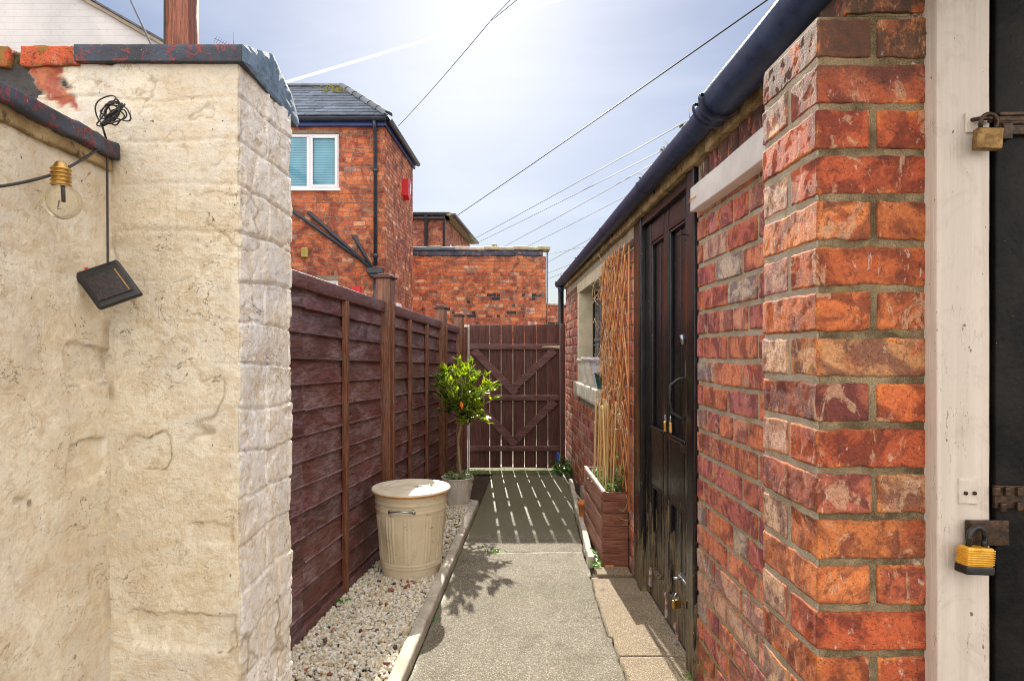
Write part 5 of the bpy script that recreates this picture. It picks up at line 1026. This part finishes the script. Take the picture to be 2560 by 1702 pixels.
# weeds and moss
def tuft(loc, n_, sz_, label, seed):
    g = np.random.default_rng(seed); mb = M()
    for i in range(n_): leaf(mb, np.array(loc) + np.array([g.normal(0, sz_), g.normal(0, sz_ * .5), 0]), (g.normal(), g.normal(), g.uniform(.3, 1.5)), (0, -.4, 1), g.uniform(.01, .03), .006, np.array([1.1, 1.3, .8]) * g.uniform(.7, 1.3), nseg=3)
    tag(mb.build('weed', MIVY), label, 'weed')
tuft((-.03, 3.71, 0), 40, .035, 'small green weed growing in the crack across the path', 1); tuft((.70, 2.27, 0), 30, .012, 'little green weed at the foot of the black door frame', 2)
tuft((xf(2.9) + .04, 2.93, .02), 24, .03, 'thin grassy weed between the fence and the gravel', 3); tuft((xk(2.75) + .01, 2.76, 0), 8, .008, 'green weed in the joint below the kerb', 6)
g = np.random.default_rng(5); mb = M()
for i in range(170):
    x = g.uniform(-.36, .56); y = g.uniform(6.02, 6.30); leaf(mb, (x, y, .0), (g.normal(), g.normal(), g.uniform(.2, 1)), (0, -.4, 1), g.uniform(.012, .035), .012, np.array([1.6, 1.5, .8]) * g.uniform(.6, 1.4), nseg=2)
o = mb.build('moss', MIVY); o['kind'] = 'stuff'; tag(o, 'bright green moss and weeds along the foot of the gate', 'moss')
mb = M(); xs_ = np.linspace(-.40, .62, 60); G = np.zeros((60, 12, 3)); G[..., 0] = xs_[:, None]; G[..., 1] = np.linspace(6.03, 6.42, 12)[None]; q = G.reshape(-1, 3); q[:, 2] = .006 + .010 * np.maximum(0, fbm(q * 14, 3, 5)) ; mb.grid(q.reshape(60, 12, 3)); o = mb.build('moss_strip', MMOSS); o['kind'] = 'stuff'; tag(o, 'thin yellow-green moss strip beneath the gate', 'moss')
# pots on the sill
def sillpot(y, r_, h_, mat, label, x=.735, cat='plant pot'):
    t_ = thing('plant_pot', (x, y, .932), label, cat); mb = M(); mb.lathe([(r_ * .55, 0), (r_ * .66, h_ * .25), (r_ * .88, h_ * .7), (r_ * .95, h_ * .88), (r_ * 1.06, h_ * .90), (r_ * 1.08, h_), (r_ * .98, h_), (r_ * .85, h_ * .7), (r_ * .5, h_ * .1)], (x, y, .932), 48); mb.build('pot_body', mat, t_)
    return t_
sillpot(4.52, .098, .215, MPOTL, 'lilac glazed pot nearest the trellis on the window sill', .745); sillpot(4.84, .098, .215, MPOTW, 'cream pot in the middle of the row on the window sill', .74); sillpot(5.16, .088, .20, MPOTW, 'white pot farthest away on the window sill', .735)
sillpot(4.335, .045, .11, MGRNP, 'small dark green plastic pot on the near end of the window sill', .705)
mb = M(); mb.tube([(.66, 4.5, 1.06), (.655, 4.53, 1.09), (.67, 4.62, 1.19), (.70, 4.7, 1.235), (.74, 4.62, 1.25)], .0016, 6); tag(mb.build('wire_hook', MGAL), 'thin curved wire sticking up from the lilac pot', 'wire')

# ================================================================== HOUSES
def W3(mb_, a, b, **k): mb_.box(a, b, **k)
# brick house with slate roof
HY, HX = 11.4, -2.10; HT = 5.30; hd_ = np.array([.0615, 1, 0]); hd_ /= np.linalg.norm(hd_)
hs_ = thing('brick_house', (-4.0, 12.6, 0), 'two-storey red brick house wing with slate hipped roof and white window behind the fence', 'house')
hz = lambda D, Yd=HY: H + (VY - D * 1.0857) * Yd / F
hx = lambda D, Yd=HY: (D * 1.0857 - VX) * Yd / F
mF = frame((-6.4, HY, 0), (1, 0, 0), (0, 1, 0)); wx = lambda x: x + 6.4
wa, wb, wz0, wz1 = hx(630), hx(780), hz(435), hz(308); la, lb_, lz0, lz1 = hx(690), hx(779), 1.0, hz(645)
HO = [(wx(wa), wx(wb), wz0, wz1), (wx(la), wx(lb_), lz0, lz1)]
mb = M(); RARE = [(.60, .36, .27), (.58, .33, .22), (.28, .09, .06), (.60, .30, .16)]
brickface(mb, mF, wx(HX), 1.0, HT, FAR, 41, pattern='SSF', simple=True, proud=.004, holes=HO, rare=(.06, RARE), jit=.002, L=.225, joint=.012)
slab_with_holes(mb, mF, wx(HX) - .004, 0, HT + .05, .0, .25, HO, 1)
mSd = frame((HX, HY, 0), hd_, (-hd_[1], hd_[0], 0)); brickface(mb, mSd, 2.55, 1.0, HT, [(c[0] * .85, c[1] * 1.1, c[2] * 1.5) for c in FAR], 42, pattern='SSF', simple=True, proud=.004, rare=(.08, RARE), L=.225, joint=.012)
mb.box((.004, .002, 0), (2.549, .25, HT + .05), .0005, (1, 1, 1), 1, mSd)
mb.box((-6.4, HY + 2.55, 0), (HX + .14, HY + 2.4, HT), .001, (.4, .12, .06), 0); mb.build('wall', [MBF, MMF], hs_)
def upvc(name, x0, x1, z0, z1, Yw, parent, mull, leafs, rot=None):
    mb = M(); fr = .055; m_ = rot
    mb.box((x0, Yw, z0), (x0 + fr, Yw + .07, z1), .004, m=m_); mb.box((x1 - fr, Yw, z0), (x1, Yw + .07, z1), .004, m=m_); mb.box((x0 + fr, Yw, z0), (x1 - fr, Yw + .07, z0 + fr), .004, m=m_); mb.box((x0 + fr, Yw, z1 - fr), (x1 - fr, Yw + .07, z1), .004, m=m_)
    for q_ in mull: mb.box((q_ - .03, Yw + .002, z0 + fr), (q_ + .03, Yw + .066, z1 - fr), .004, m=m_)
    for (a_, b_) in leafs:
        f_ = .045; mb.box((a_, Yw - .015, z0 + fr * .6), (a_ + f_, Yw - .0005, z1 - fr * .6), .004, m=m_); mb.box((b_ - f_, Yw - .015, z0 + fr * .6), (b_, Yw - .0005, z1 - fr * .6), .004, m=m_); mb.box((a_ + f_, Yw - .015, z0 + fr * .6), (b_ - f_, Yw - .0005, z0 + fr * .6 + f_), .004, m=m_); mb.box((a_ + f_, Yw - .015, z1 - fr * .6 - f_), (b_ - f_, Yw - .0005, z1 - fr * .6), .004, m=m_)
    wn_ = mb.build(name, MUPVC, parent); mb = M(); mb.box((x0 + fr, Yw + .03, z0 + fr), (x1 - fr, Yw + .036, z1 - fr), 0, m=m_); mb.build('pane', MBLI, wn_)
    mb = M(); mb.box((x0 - .04, Yw - .08, z0 - .045), (x1 + .04, Yw + .02, z0 - .003), .004, m=m_); mb.build('window_sill', MUPVC, wn_); return wn_
upvc('window', wa, wb, wz0, wz1, HY + .02, hs_, [hx(709)], [(hx(714), wb - .03)]); upvc('window', la, lb_, 1.0, lz1, HY + .02, hs_, [hx(735)], [])
# roof
ez = HT + .10; rd_ = 1.27; rx_e, ry_e = HX + .10, HY - .22; rise = hz(202, 12.67) - ez; run = 12.67 - ry_e
rex = hx(787, 12.67); mb = M(); g = np.random.default_rng(2); nr = 11; sl_ = math.atan2(rise, run); ll = math.hypot(run, rise); xr0 = rx_e
for i in range(nr):
    t0 = i / nr; x = -6.5 + (.125 if i % 2 else 0)
    while x < xr0:
        xm = xr0 + (rex - xr0) * (t0 + .5 / nr); x_hi = min(x + .245, xr0 + (rex - xr0) * t0)
        if x_hi - x > .04:
            c = np.array([.11, .14, .19]) * g.uniform(.6, 1.4); mR = frame((x, ry_e + run * t0, ez + rise * t0 + .02), (1, 0, 0), (0, math.cos(sl_), math.sin(sl_)), (0, -math.sin(sl_), math.cos(sl_)))
            x_t = min(x + .245, xr0 + (rex - xr0) * (t0 + 1.1 / nr)); w0_, w1_ = x_hi - x, max(.01, x_t - x); L2 = ll / nr * 1.15; th = .022
            V = [(0, -.01, 0), (w0_, -.01, 0), (w1_, L2, -.012), (0, L2, -.012), (0, -.01, th), (w0_, -.01, th), (w1_, L2, th - .012), (0, L2, th - .012)]; V = [np.array(v) + g.normal(0, .0025, 3) for v in V]
            mb.add(V, [[0, 1, 5, 4], [1, 2, 6, 5], [3, 0, 4, 7], [4, 5, 6, 7]], c, 0, False, mR)
        x += .25
# side slope and body underneath
A = (rx_e, ry_e, ez); B = (HX + .30, HY + 2.75, ez); Cc = (rex, 12.67, ez + rise); Dd = (-6.5, 12.67, ez + rise); Ee = (-6.5, ry_e, ez); Fp = (-6.5, HY + 2.8, ez)
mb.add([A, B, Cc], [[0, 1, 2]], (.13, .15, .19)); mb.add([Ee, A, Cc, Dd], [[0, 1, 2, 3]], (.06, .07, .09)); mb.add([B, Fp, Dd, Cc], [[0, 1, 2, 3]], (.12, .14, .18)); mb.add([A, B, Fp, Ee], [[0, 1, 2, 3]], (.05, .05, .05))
roof = mb.build('roof', MSLATE, hs_)
def ridge(a_, b_, n_, r_, parent, col=(.16, .18, .22), name='ridge_tile'):
    mb = M(); a_, b_ = np.array(a_), np.array(b_); d_ = (b_ - a_) / n_
    for i in range(n_):
        s0 = a_ + d_ * i; e0 = s0 + d_ * 1.06; u = d_ / np.linalg.norm(d_); sd_ = np.cross(u, (0, 0, 1)); sd_ /= np.linalg.norm(sd_); up = np.cross(sd_, u); G = np.zeros((3, 7, 3))
        for j, an in enumerate(np.linspace(-.2, math.pi + .2, 7)):
            for k, (pp, rr) in enumerate(((s0, r_ * 1.10), (s0 + (e0 - s0) * .12, r_ * 1.10), (e0, r_ * .92))): G[k, j] = pp + rr * (math.cos(an) * sd_ + math.sin(an) * up * .75)
        mb.grid(G, np.array(col) * random.uniform(.7, 1.3))
    return mb.build(name, MSLATE, parent)
ridge((rx_e, ry_e, ez + .03), (rex, 12.67, ez + rise + .03), 6, .085, roof, name='hip_tile'); ridge((-6.5, 12.67, ez + rise + .02), (rex, 12.67, ez + rise + .02), 12, .075, roof)
mb = M(); g = np.random.default_rng(8)
for k in range(60):
    t_ = g.uniform(.72, 1.0); xx = rx_e + (rex - rx_e) * t_ - g.uniform(.0, .6); V, Fc, C = stones(1, 0, .01, [(1, 1, .7)], [1], .02, .05, lambda v: 0, lambda v: .01, 0, k); mb.add(V + np.array([xx, ry_e + run * t_, ez + rise * t_ + .03]), [Fc], C, sm=True)
mo = mb.build('moss', MDMOS, roof); mo['kind'] = 'stuff'
MBLU = m_generic('blue_fascia', (.012, .03, .12), (.02, .05, .19), 4, .3, 0, 30, 0); MGTR = m_generic('dark_gutter', (.018, .022, .034), (.035, .045, .065), 4, .3, 0, 30, 0)
mb = M(); mb.box((-6.5, HY - .10, HT - .02), (HX + .03, HY - .005, HT + .07), .004); mb.box((-.10, -.05, HT - .02), (2.62, -.005, HT + .07), .004, m=mSd); mb.build('fascia', MBLU, hs_)
def hg(mb, a_, b_, r_=.055):
    a_, b_ = np.array(a_, float), np.array(b_, float); u = (b_ - a_) / np.linalg.norm(b_ - a_); sd_ = np.cross(u, (0, 0, 1)); prof = [(r_ * math.cos(an), r_ * math.sin(an)) for an in np.linspace(math.pi, 2 * math.pi, 12)] + [((r_ - .006) * math.cos(an), (r_ - .006) * math.sin(an)) for an in np.linspace(2 * math.pi, math.pi, 12)]; prof.append(prof[0])
    G = np.array([[pp + sd_ * c_ + np.array([0, 0, z_]) for (c_, z_) in prof] for pp in (a_, a_ + (b_ - a_) * .5, b_)]); mb.grid(G)
mb = M(); hg(mb, (-6.5, HY - .17, HT + .10), (HX + .07, HY - .17, HT + .10)); hg(mb, tuple(np.array([HX + .10, HY - .12, HT + .10])), tuple(np.array([HX + .10, HY - .12, HT + .10]) + hd_ * 2.75)); mb.build('gutter', MGTR, hs_)
def pipe(mb, pts_, r_=.034, n_=12): mb.tube(pts_, r_, n_)
dx = hx(866); mb = M(); pipe(mb, [(dx, HY - .17, HT + .05), (dx, HY - .16, HT - .05), (dx, HY - .06, HT - .16), (dx, HY - .06, hz(612))], .036)
for z_ in (hz(395), hz(590), hz(300)): mb.tube([(dx, HY - .06, z_ - .03), (dx, HY - .06, z_ + .03)], .046, 12)
mb.tube([(dx, HY - .06, hz(628)), (dx, HY - .06, 0)], .036, 12); mb.build('downpipe', MGTR, hs_)
mb = M(); mb.box((hx(848), HY - .17, hz(632)), (hx(884), HY - .01, hz(618)), .01); mb.box((hx(854), HY - .15, hz(640)), (hx(879), HY - .02, hz(631)), .02); mb.build('hopper', MGTR, hs_)
for (a_, b_, c_, d_, r_) in ((640, 462, 853, 614, .032), (714, 492, 852, 616, .036), (816, 547, 857, 618, .032)): mb = M(); pipe(mb, [(hx(a_), HY - .00, hz(b_)), (hx(a_), HY - .05, hz(b_)), (hx(a_) + .03, HY - .06, hz(b_) - .02), (hx(c_), HY - .08, hz(d_))], r_); mb.build('waste_pipe', MGTR, hs_)
mb = M(); mb.box((hx(696), HY - .09, hz(594)), (hx(711), HY - .004, hz(571)), .015); mb.build('wall_light', m_generic('brass_lamp', (.32, .26, .06), (.45, .36, .10), 9, .4), hs_)
mb = M(); mb.box((hx(810), HY - .08, hz(690)), (hx(832), HY - .004, hz(661)), .01); mb.build('meter_box', MREDP, hs_)
def side_u(D): r_ = (D * 1.0857 - VX) / F; return ((HX - r_ * HY) / (r_ * hd_[1] - hd_[0]))     # distance along the side wall for a picture column
ua = side_u(929); ya_ = HY + hd_[1] * ua; mb = M(); za, zb_ = hz(460, ya_), hz(416, ya_); mb.prism([(ua - .14, za + .06), (ua - .02, za - .02), (ua + .14, za + .06), (ua + .14, zb_), (ua - .14, zb_)], mSd, -.13, -.004); al = mb.build('alarm_box', MREDP, hs_)
mb = M(); mb.box((ua + .05, -.1335, za + .12), (ua + .11, -.1305, zb_ - .05), .001, m=mSd); mb.build('label_panel', MUPVC, al); mb = M()
for k in range(3): mb.box((ua - .10, -.1335, zb_ - .10 - k * .035), (ua - .01, -.1305, zb_ - .085 - k * .035), .001, m=mSd)
mb.build('vent', MBLK, al)
mb = M(); u1 = side_u(915); yy_ = HY + u1; mb.box((u1 - .18, -.05, hz(712, yy_)), (u1 + .16, -.003, hz(699, yy_)), .006, m=mSd); mb.build('air_brick', MUPVC, hs_)

# brick outbuilding across the lane
OY = 14.8; ox = lambda D: (D * 1.0857 - VX) * OY / F; oz = lambda D: H + (VY - D * 1.0857) * OY / F
ob = thing('brick_outbuilding', (-.5, 15.0, 0), 'flat-topped orange brick outbuilding wall with clay capping tiles behind the gate', 'outbuilding')
mO = frame((ox(925), OY, 0), (1, 0, 0), (0, 1, 0)); wO = ox(1257) - ox(925); mb = M()
brickface(mb, mO, wO, 1.2, oz(592), FAR + [(.56, .18, .07)], 51, pattern='SSF', simple=True, proud=.004, rare=(.10, RARE), L=.225, joint=.013, jit=.003)
brickface(mb, mO, wO - .1, oz(600), oz(588), [(.35, .18, .12), (.5, .2, .1)], 53, pattern='SF', simple=True, proud=.008, L=.2, jit=.006)
gg = np.random.default_rng(3)
for k in range(24):      # blue-black engineering bricks
    u_ = gg.uniform(.2, wO - .3); r_ = gg.integers(23, 31); z_ = r_ * COURSE; u_ = round(u_ / .2375) * .2375 + gg.choice([0, .12]);  l_ = .215 if gg.random() < .4 else .075; lo = (u_, -.006, z_ + .006); hi = (u_ + l_, .02, z_ + COURSE - .006); mb.add(*_sb(lo, hi), (.03, .03, .045), 0, False, mO)
mb.box((0.004, .0, 0), (wO - .004, .30, oz(590)), .001, (1, 1, 1), 1, mO); mb.box((wO - .004, .006, 0), (wO - .0, 2.5, oz(592)), .001, (.48, .14, .06), 0, mO); mb.build('wall', [MBF, MMF], ob)
mb = M(); mb.rbox((ox(925), OY - .03, oz(590)), (ox(1250), OY + .3, oz(577)), .05, .02, .02, 5, 3); mb.build('tar_band', m_generic('tar_band', (.010, .016, .045), (.04, .05, .09), 6, .4, 0, 20, .01, spots=[(8, .55, .65, .9, (.25, .10, .08))]), ob)
xs_ = [ox(D) for D in (940, 979, 1013, 1047, 1080, 1113, 1147, 1181, 1214, 1238, 1264)]; cols_ = [(.06, .13, .19), (.13, .20, .22), (.10, .13, .19), (.45, .42, .36), (.55, .50, .40), (.44, .36, .24), (.38, .32, .24), (.36, .30, .20), (.36, .33, .20), (.34, .32, .18)]
for i in range(10):
    mb = M(); mb.rbox((xs_[i] + .004, OY - .07, oz(577) + .0 + (i % 2) * .008), (xs_[i + 1] + .03, OY + .36, oz(569) + (i % 2) * .012), .05, .02, .006, 6, i, cols_[i]); mb.build('coping_tile', MTILE, ob)
mb = M(); mb.rbox((ox(1128), OY + .5, oz(572)), (ox(1147), OY + .8, oz(558)), .05, .02, .01, 6, 2, (.25, .2, .13)); mb.rbox((ox(1131), OY + .52, oz(559)), (ox(1145), OY + .78, oz(553)), .05, .01, .01, 6, 2, (.2, .22, .12)); mb.build('flue_block', MTILE, ob)
mb = M(); mb.rbox((ox(1085), OY + 1.2, oz(572)), (ox(1120), OY + 1.6, oz(561)), .05, .02, .01, 6, 2, (.10, .12, .10)); mb.build('roof_block', MTILE, ob)
mb = M(); pipe(mb, [(ox(1258) + .03, OY + .1, oz(576)), (ox(1258) + .03, OY + .1, .5)], .018, 8); mb.build('drain_pipe', m_generic('grey_pipe', (.14, .11, .09), (.22, .17, .13), 9, .8), ob)
lw2 = thing('low_brick_wall', (1.4, 15.2, 0), 'low orange brick wall seen between the outbuilding and the black downpipe', 'wall')
mO2 = frame((ox(1259), OY + .35, 0), (1, 0, 0), (0, 1, 0)); mb = M(); wO2 = 2.2; brickface(mb, mO2, wO2, 1.2, oz(700), FAR, 54, pattern='SSF', simple=True, proud=.004, rare=(.16, RARE + [(.04, .04, .05)]), L=.225, joint=.013); mb.box((0, .0, 0), (wO2, .25, oz(700)), .001, (1, 1, 1), 1, mO2); mb.build('wall', [MBF, MMF], lw2)
mb = M(); mb.rbox((ox(1259) - .01, OY + .31, oz(701)), (ox(1259) + 2.2, OY + .65, oz(696)), .05, .01, .006, 6, 2, (.4, .38, .34)); mb.build('coping', MTILE, lw2)
# far house
FY = 20.0; fx = lambda D: (D * 1.0857 - VX) * FY / F; fz = lambda D: H + (VY - D * 1.0857) * FY / F
fh = thing('distant_brick_house', (-3.4, 21, 0), 'distant red brick house with flat dark eaves peeping over the outbuilding', 'house'); fhd = np.array([.11, 1, 0]); fhd /= np.linalg.norm(fhd)
mG = frame((fx(930), FY, 0), (1, 0, 0), (0, 1, 0)); wG = fx(1026) - fx(930); mb = M(); FT = fz(505)
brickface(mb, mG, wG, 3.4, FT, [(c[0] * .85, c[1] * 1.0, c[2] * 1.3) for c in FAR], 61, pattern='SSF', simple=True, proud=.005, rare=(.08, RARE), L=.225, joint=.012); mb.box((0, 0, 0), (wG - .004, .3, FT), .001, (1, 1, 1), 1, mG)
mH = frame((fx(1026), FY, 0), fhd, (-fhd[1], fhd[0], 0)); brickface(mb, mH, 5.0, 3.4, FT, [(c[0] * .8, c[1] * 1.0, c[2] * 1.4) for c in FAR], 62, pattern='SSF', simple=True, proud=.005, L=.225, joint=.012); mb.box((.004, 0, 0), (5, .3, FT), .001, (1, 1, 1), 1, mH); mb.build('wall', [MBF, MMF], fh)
mb = M(); mb.box((fx(925), FY - .2, fz(500)), (fx(1026) + .12, FY + .5, fz(493)), .01); mb.box((-.2, -.22, fz(500)), (5.1, .5, fz(493)), .01, m=mH); mb.add([(fx(925), FY - .25, fz(492.5)), (fx(1026) + .15, FY - .25, fz(492.5)), (fx(1026) - .6 + .55, FY + 5.2, fz(492.5)), (fx(925), FY + 5.2, fz(492.5)), (fx(925), FY + 2.4, fz(489)), (fx(1020) - .3, FY + 2.4, fz(489))], [[0, 1, 5, 4], [1, 2, 5], [2, 3, 4, 5]], (1, 1, 1)); mb.build('roof', MSTONE, fh)
mb = M(); hg(mb, (fx(925), FY - .28, fz(496)), (fx(1030), FY - .28, fz(496)), .07); mb.box((-.2, -.36, fz(500)), (5.1, -.23, fz(495)), .01, m=mH); mb.box((fx(925), FY - .215, fz(507)), (fx(1026), FY - .01, fz(500.5)), .01); mb.build('gutter', MGTR, fh)
for D in (982.5, 1023): mb = M(); pipe(mb, [(fx(D), FY - .28, fz(497)), (fx(D), FY - .10, fz(508)), (fx(D), FY - .10, 2.0)], .065 if D < 1000 else .045); mb.build('downpipe', MGTR, fh)
for (u0, u1, z0_, z1_) in ((.75, 1.9, 3.75, 4.75), (3.3, 4.3, 3.75, 4.6)):
    mb = M(); mb.box((u0, -.012, z0_), (u1, .02, z1_), .004, m=mH); wf = mb.build('window', MUPVC, fh); mb = M(); mb.box((u0 + .1, -.016, z0_ + .1), (u1 - .1, -.0125, z1_ - .1), .001, m=mH); mb.build('pane', m_generic('bright_pane', (.35, .5, .65), (.5, .62, .74), 2, .1, 0, 5, 0), wf)
def aerial(x, y, z, s_, label, flip=1, style=0):
    t_ = thing('tv_aerial', (x, y, z), label, 'aerial'); mb = M(); mb.tube([(x, y, z), (x, y, z + s_)], .012 * s_, 6); mb.build('mast', MWIRE, t_); mb = M()
    if style == 0:
        mb.tube([(x - .75 * s_ * flip, y, z + .78 * s_), (x + .05 * flip, y, z + .35 * s_)], .008 * s_, 5)
        for k in range(8): c = np.array([x - .70 * s_ * flip + k * .09 * s_ * flip, y, z + .75 * s_ - k * .055 * s_]); mb.tube([c + np.array([-.07, 0, -.12]) * s_, c + np.array([.07, 0, .12]) * s_], .006 * s_, 4)
    else:
        for k in range(4): xx = x - .4 * s_ + k * .27 * s_; mb.tube([(xx, y, z + .3 * s_), (xx, y, z + .85 * s_)], .02 * s_, 4)
        mb.tube([(x - .45 * s_, y, z + .6 * s_), (x + .45 * s_, y, z + .6 * s_)], .02 * s_, 4); mb.tube([(x - .45 * s_, y, z + .85 * s_), (x + .45 * s_, y, z + .85 * s_)], .015 * s_, 4)
    mb.build('antenna', MWIRE, t_)
aerial(fx(968), FY + 1, fz(493), .17 * 78 / 78 * 1.2, 'tiny box-shaped television aerial on the distant house roof', style=1)
q_ = P(584, 117, 16); aerial(q_[0], q_[1], q_[2] - .3, .66, 'thin television aerial poking up above the painted pier coping', style=0)
# white gable house
GY = 8.0; gb = thing('white_gable_house', (-7, 9, 0), 'white painted brick gable with tiled verge at the top left', 'house'); va, vb = P(190, -10, GY), P(420, 122, GY); d_ = (vb - va) / (vb[0] - va[0]); apx = va + d_ * (-9.5 - va[0]); pt_ = [(-9.5, 0), (vb[0] + .6, 0), (vb[0] + .6, (vb + d_ * .6)[2]), (-9.5, apx[2])]
mb = M(); mb.prism(pt_, None, GY, GY + .3)
gw = mb.build('wall', None or m_brick, gb) if False else None
def m_gable():
    n = NM('white_painted_brick'); br = n.n('ShaderNodeTexBrick'); br.inputs['Scale'].default_value = 1; br.inputs['Brick Width'].default_value = .235; br.inputs['Row Height'].default_value = .083; br.inputs['Mortar Size'].default_value = .007; br.inputs['Mortar Smooth'].default_value = .6
    mp_ = n.n('ShaderNodeMapping'); mp_.inputs['Rotation'].default_value = (R(90), 0, 0); n.l(n.tc.outputs['Object'], mp_.inputs[0]); n.l(mp_.outputs[0], br.inputs[0]); 
    c = n.mix(n.rng(n.noise(1.6, 6), .35, .7), (.50, .49, .51), (.62, .60, .61)); c = n.mix(n.rng(n.noise(20, 5), .64, .72, 0, .5), c, (.25, .22, .22)); n.bump(n.math('SUBTRACT', 1.0, br.outputs['Fac']), .005, .6); n.bump(n.noise(12, 4), .006, .6); return n.fin(c, .8)
mb = M(); mb.prism(pt_, None, GY, GY + .3); mb.build('wall', m_gable(), gb)
mb = M(); g = np.random.default_rng(4); u = np.array([d_[0], 0, d_[2]]); u /= np.linalg.norm(u); nU = np.array([-u[2], 0, u[0]]); lt_ = math.hypot(vb[0] + .7 + 9.5, apx[2] - vb[2])
mV = frame((apx[0], GY - .06, apx[2]), u, (0, 1, 0), nU)
mb.rbox((0, .0, -.01), (lt_, .3, .035), .1, .006, .006, 6, 2, (.30, .24, .18), m=mV)
for i in range(int(lt_ / .2)): c = np.array([.07, .08, .10]) * g.uniform(.6, 1.6); mb.rbox((i * .2, -.02, .036), (i * .2 + .21, .6, .062), .1, .004, .004, 6, i, c, m=mV)
mb.build('verge', MTILE, gb)
mb = M(); mb.box((-9.5, GY + .29, 0), (vb[0] + .5, GY + 2.0, 3.2), .01, (.5, .5, .5)); mb.build('rear_wall', MGAB, gb)

# ================================================================== overhead wires
def wire(a, b, r_, label, sag=.0, cat='wire', grp=None):
    a, b = np.array(a), np.array(b); b = a + (b - a) * (1.32 if cat == 'wire' else 1); pts_ = [a + (b - a) * t_ - np.array([0, 0, sag * 4 * t_ * (1 - t_)]) for t_ in np.linspace(0, 1, 30)]; mb = M(); mb.tube(pts_, r_, 6); tag(mb.build('overhead_wire', MWIRE), label, cat, grp)
dP = lambda x, y, Y: P(x * 1.0857, y * 1.0857, Y)
wire(dP(1043, 503, 20), dP(1960, -135, 6), .010, 'thick overhead cable crossing the sky from the distant house to the top right', .02, 'cable')
wire(dP(917, 291, 11.6), dP(1135, 42, 8), .005, 'cable rising from the brick house eaves up to the top of the sky', .03, 'cable')
wire(dP(1135, 42, 8), dP(1200, -25, 7.6), .004, 'left strand where the rising cable splits near the top edge', 0, 'cable'); wire(dP(1132, 48, 8), dP(1228, -30, 7.4), .004, 'right strand where the rising cable splits near the top edge', 0, 'cable')
wire(dP(1083, 555, 24), dP(1640, 243, 9), .007, 'uppermost of the four thin wires running to the shed gutter', .03)
wire(dP(1097, 560, 24), dP(1600, 305, 9), .006, 'second of the four thin wires running to the shed gutter', .03)
wire(dP(1160, 568, 22), dP(1570, 337, 9), .006, 'third of the four thin wires running to the shed gutter', .03)
wire(dP(1215, 567, 22), dP(1560, 385, 9), .006, 'lowest of the four thin wires running to the shed gutter', .03)
wire(dP(1262, 586, 18), dP(1400, 556, 9), .005, 'short wire nearest horizontal above the right end of the outbuilding', .0)
wire(dP(1258, 606, 18), dP(1420, 515, 9), .005, 'short steep wire above the right end of the outbuilding', .0)
wire(dP(1262, 629, 18), dP(1400, 575, 9), .005, 'upper of the two low wires beside the black downpipe', .0)
wire(dP(1262, 642, 18), dP(1390, 592, 9), .005, 'lowest wire beside the black downpipe', .0)
wire(dP(286, -30, 6), dP(352, 112, 4.4), .008, 'black cable slanting down past the white gable at top left', 0, 'cable')
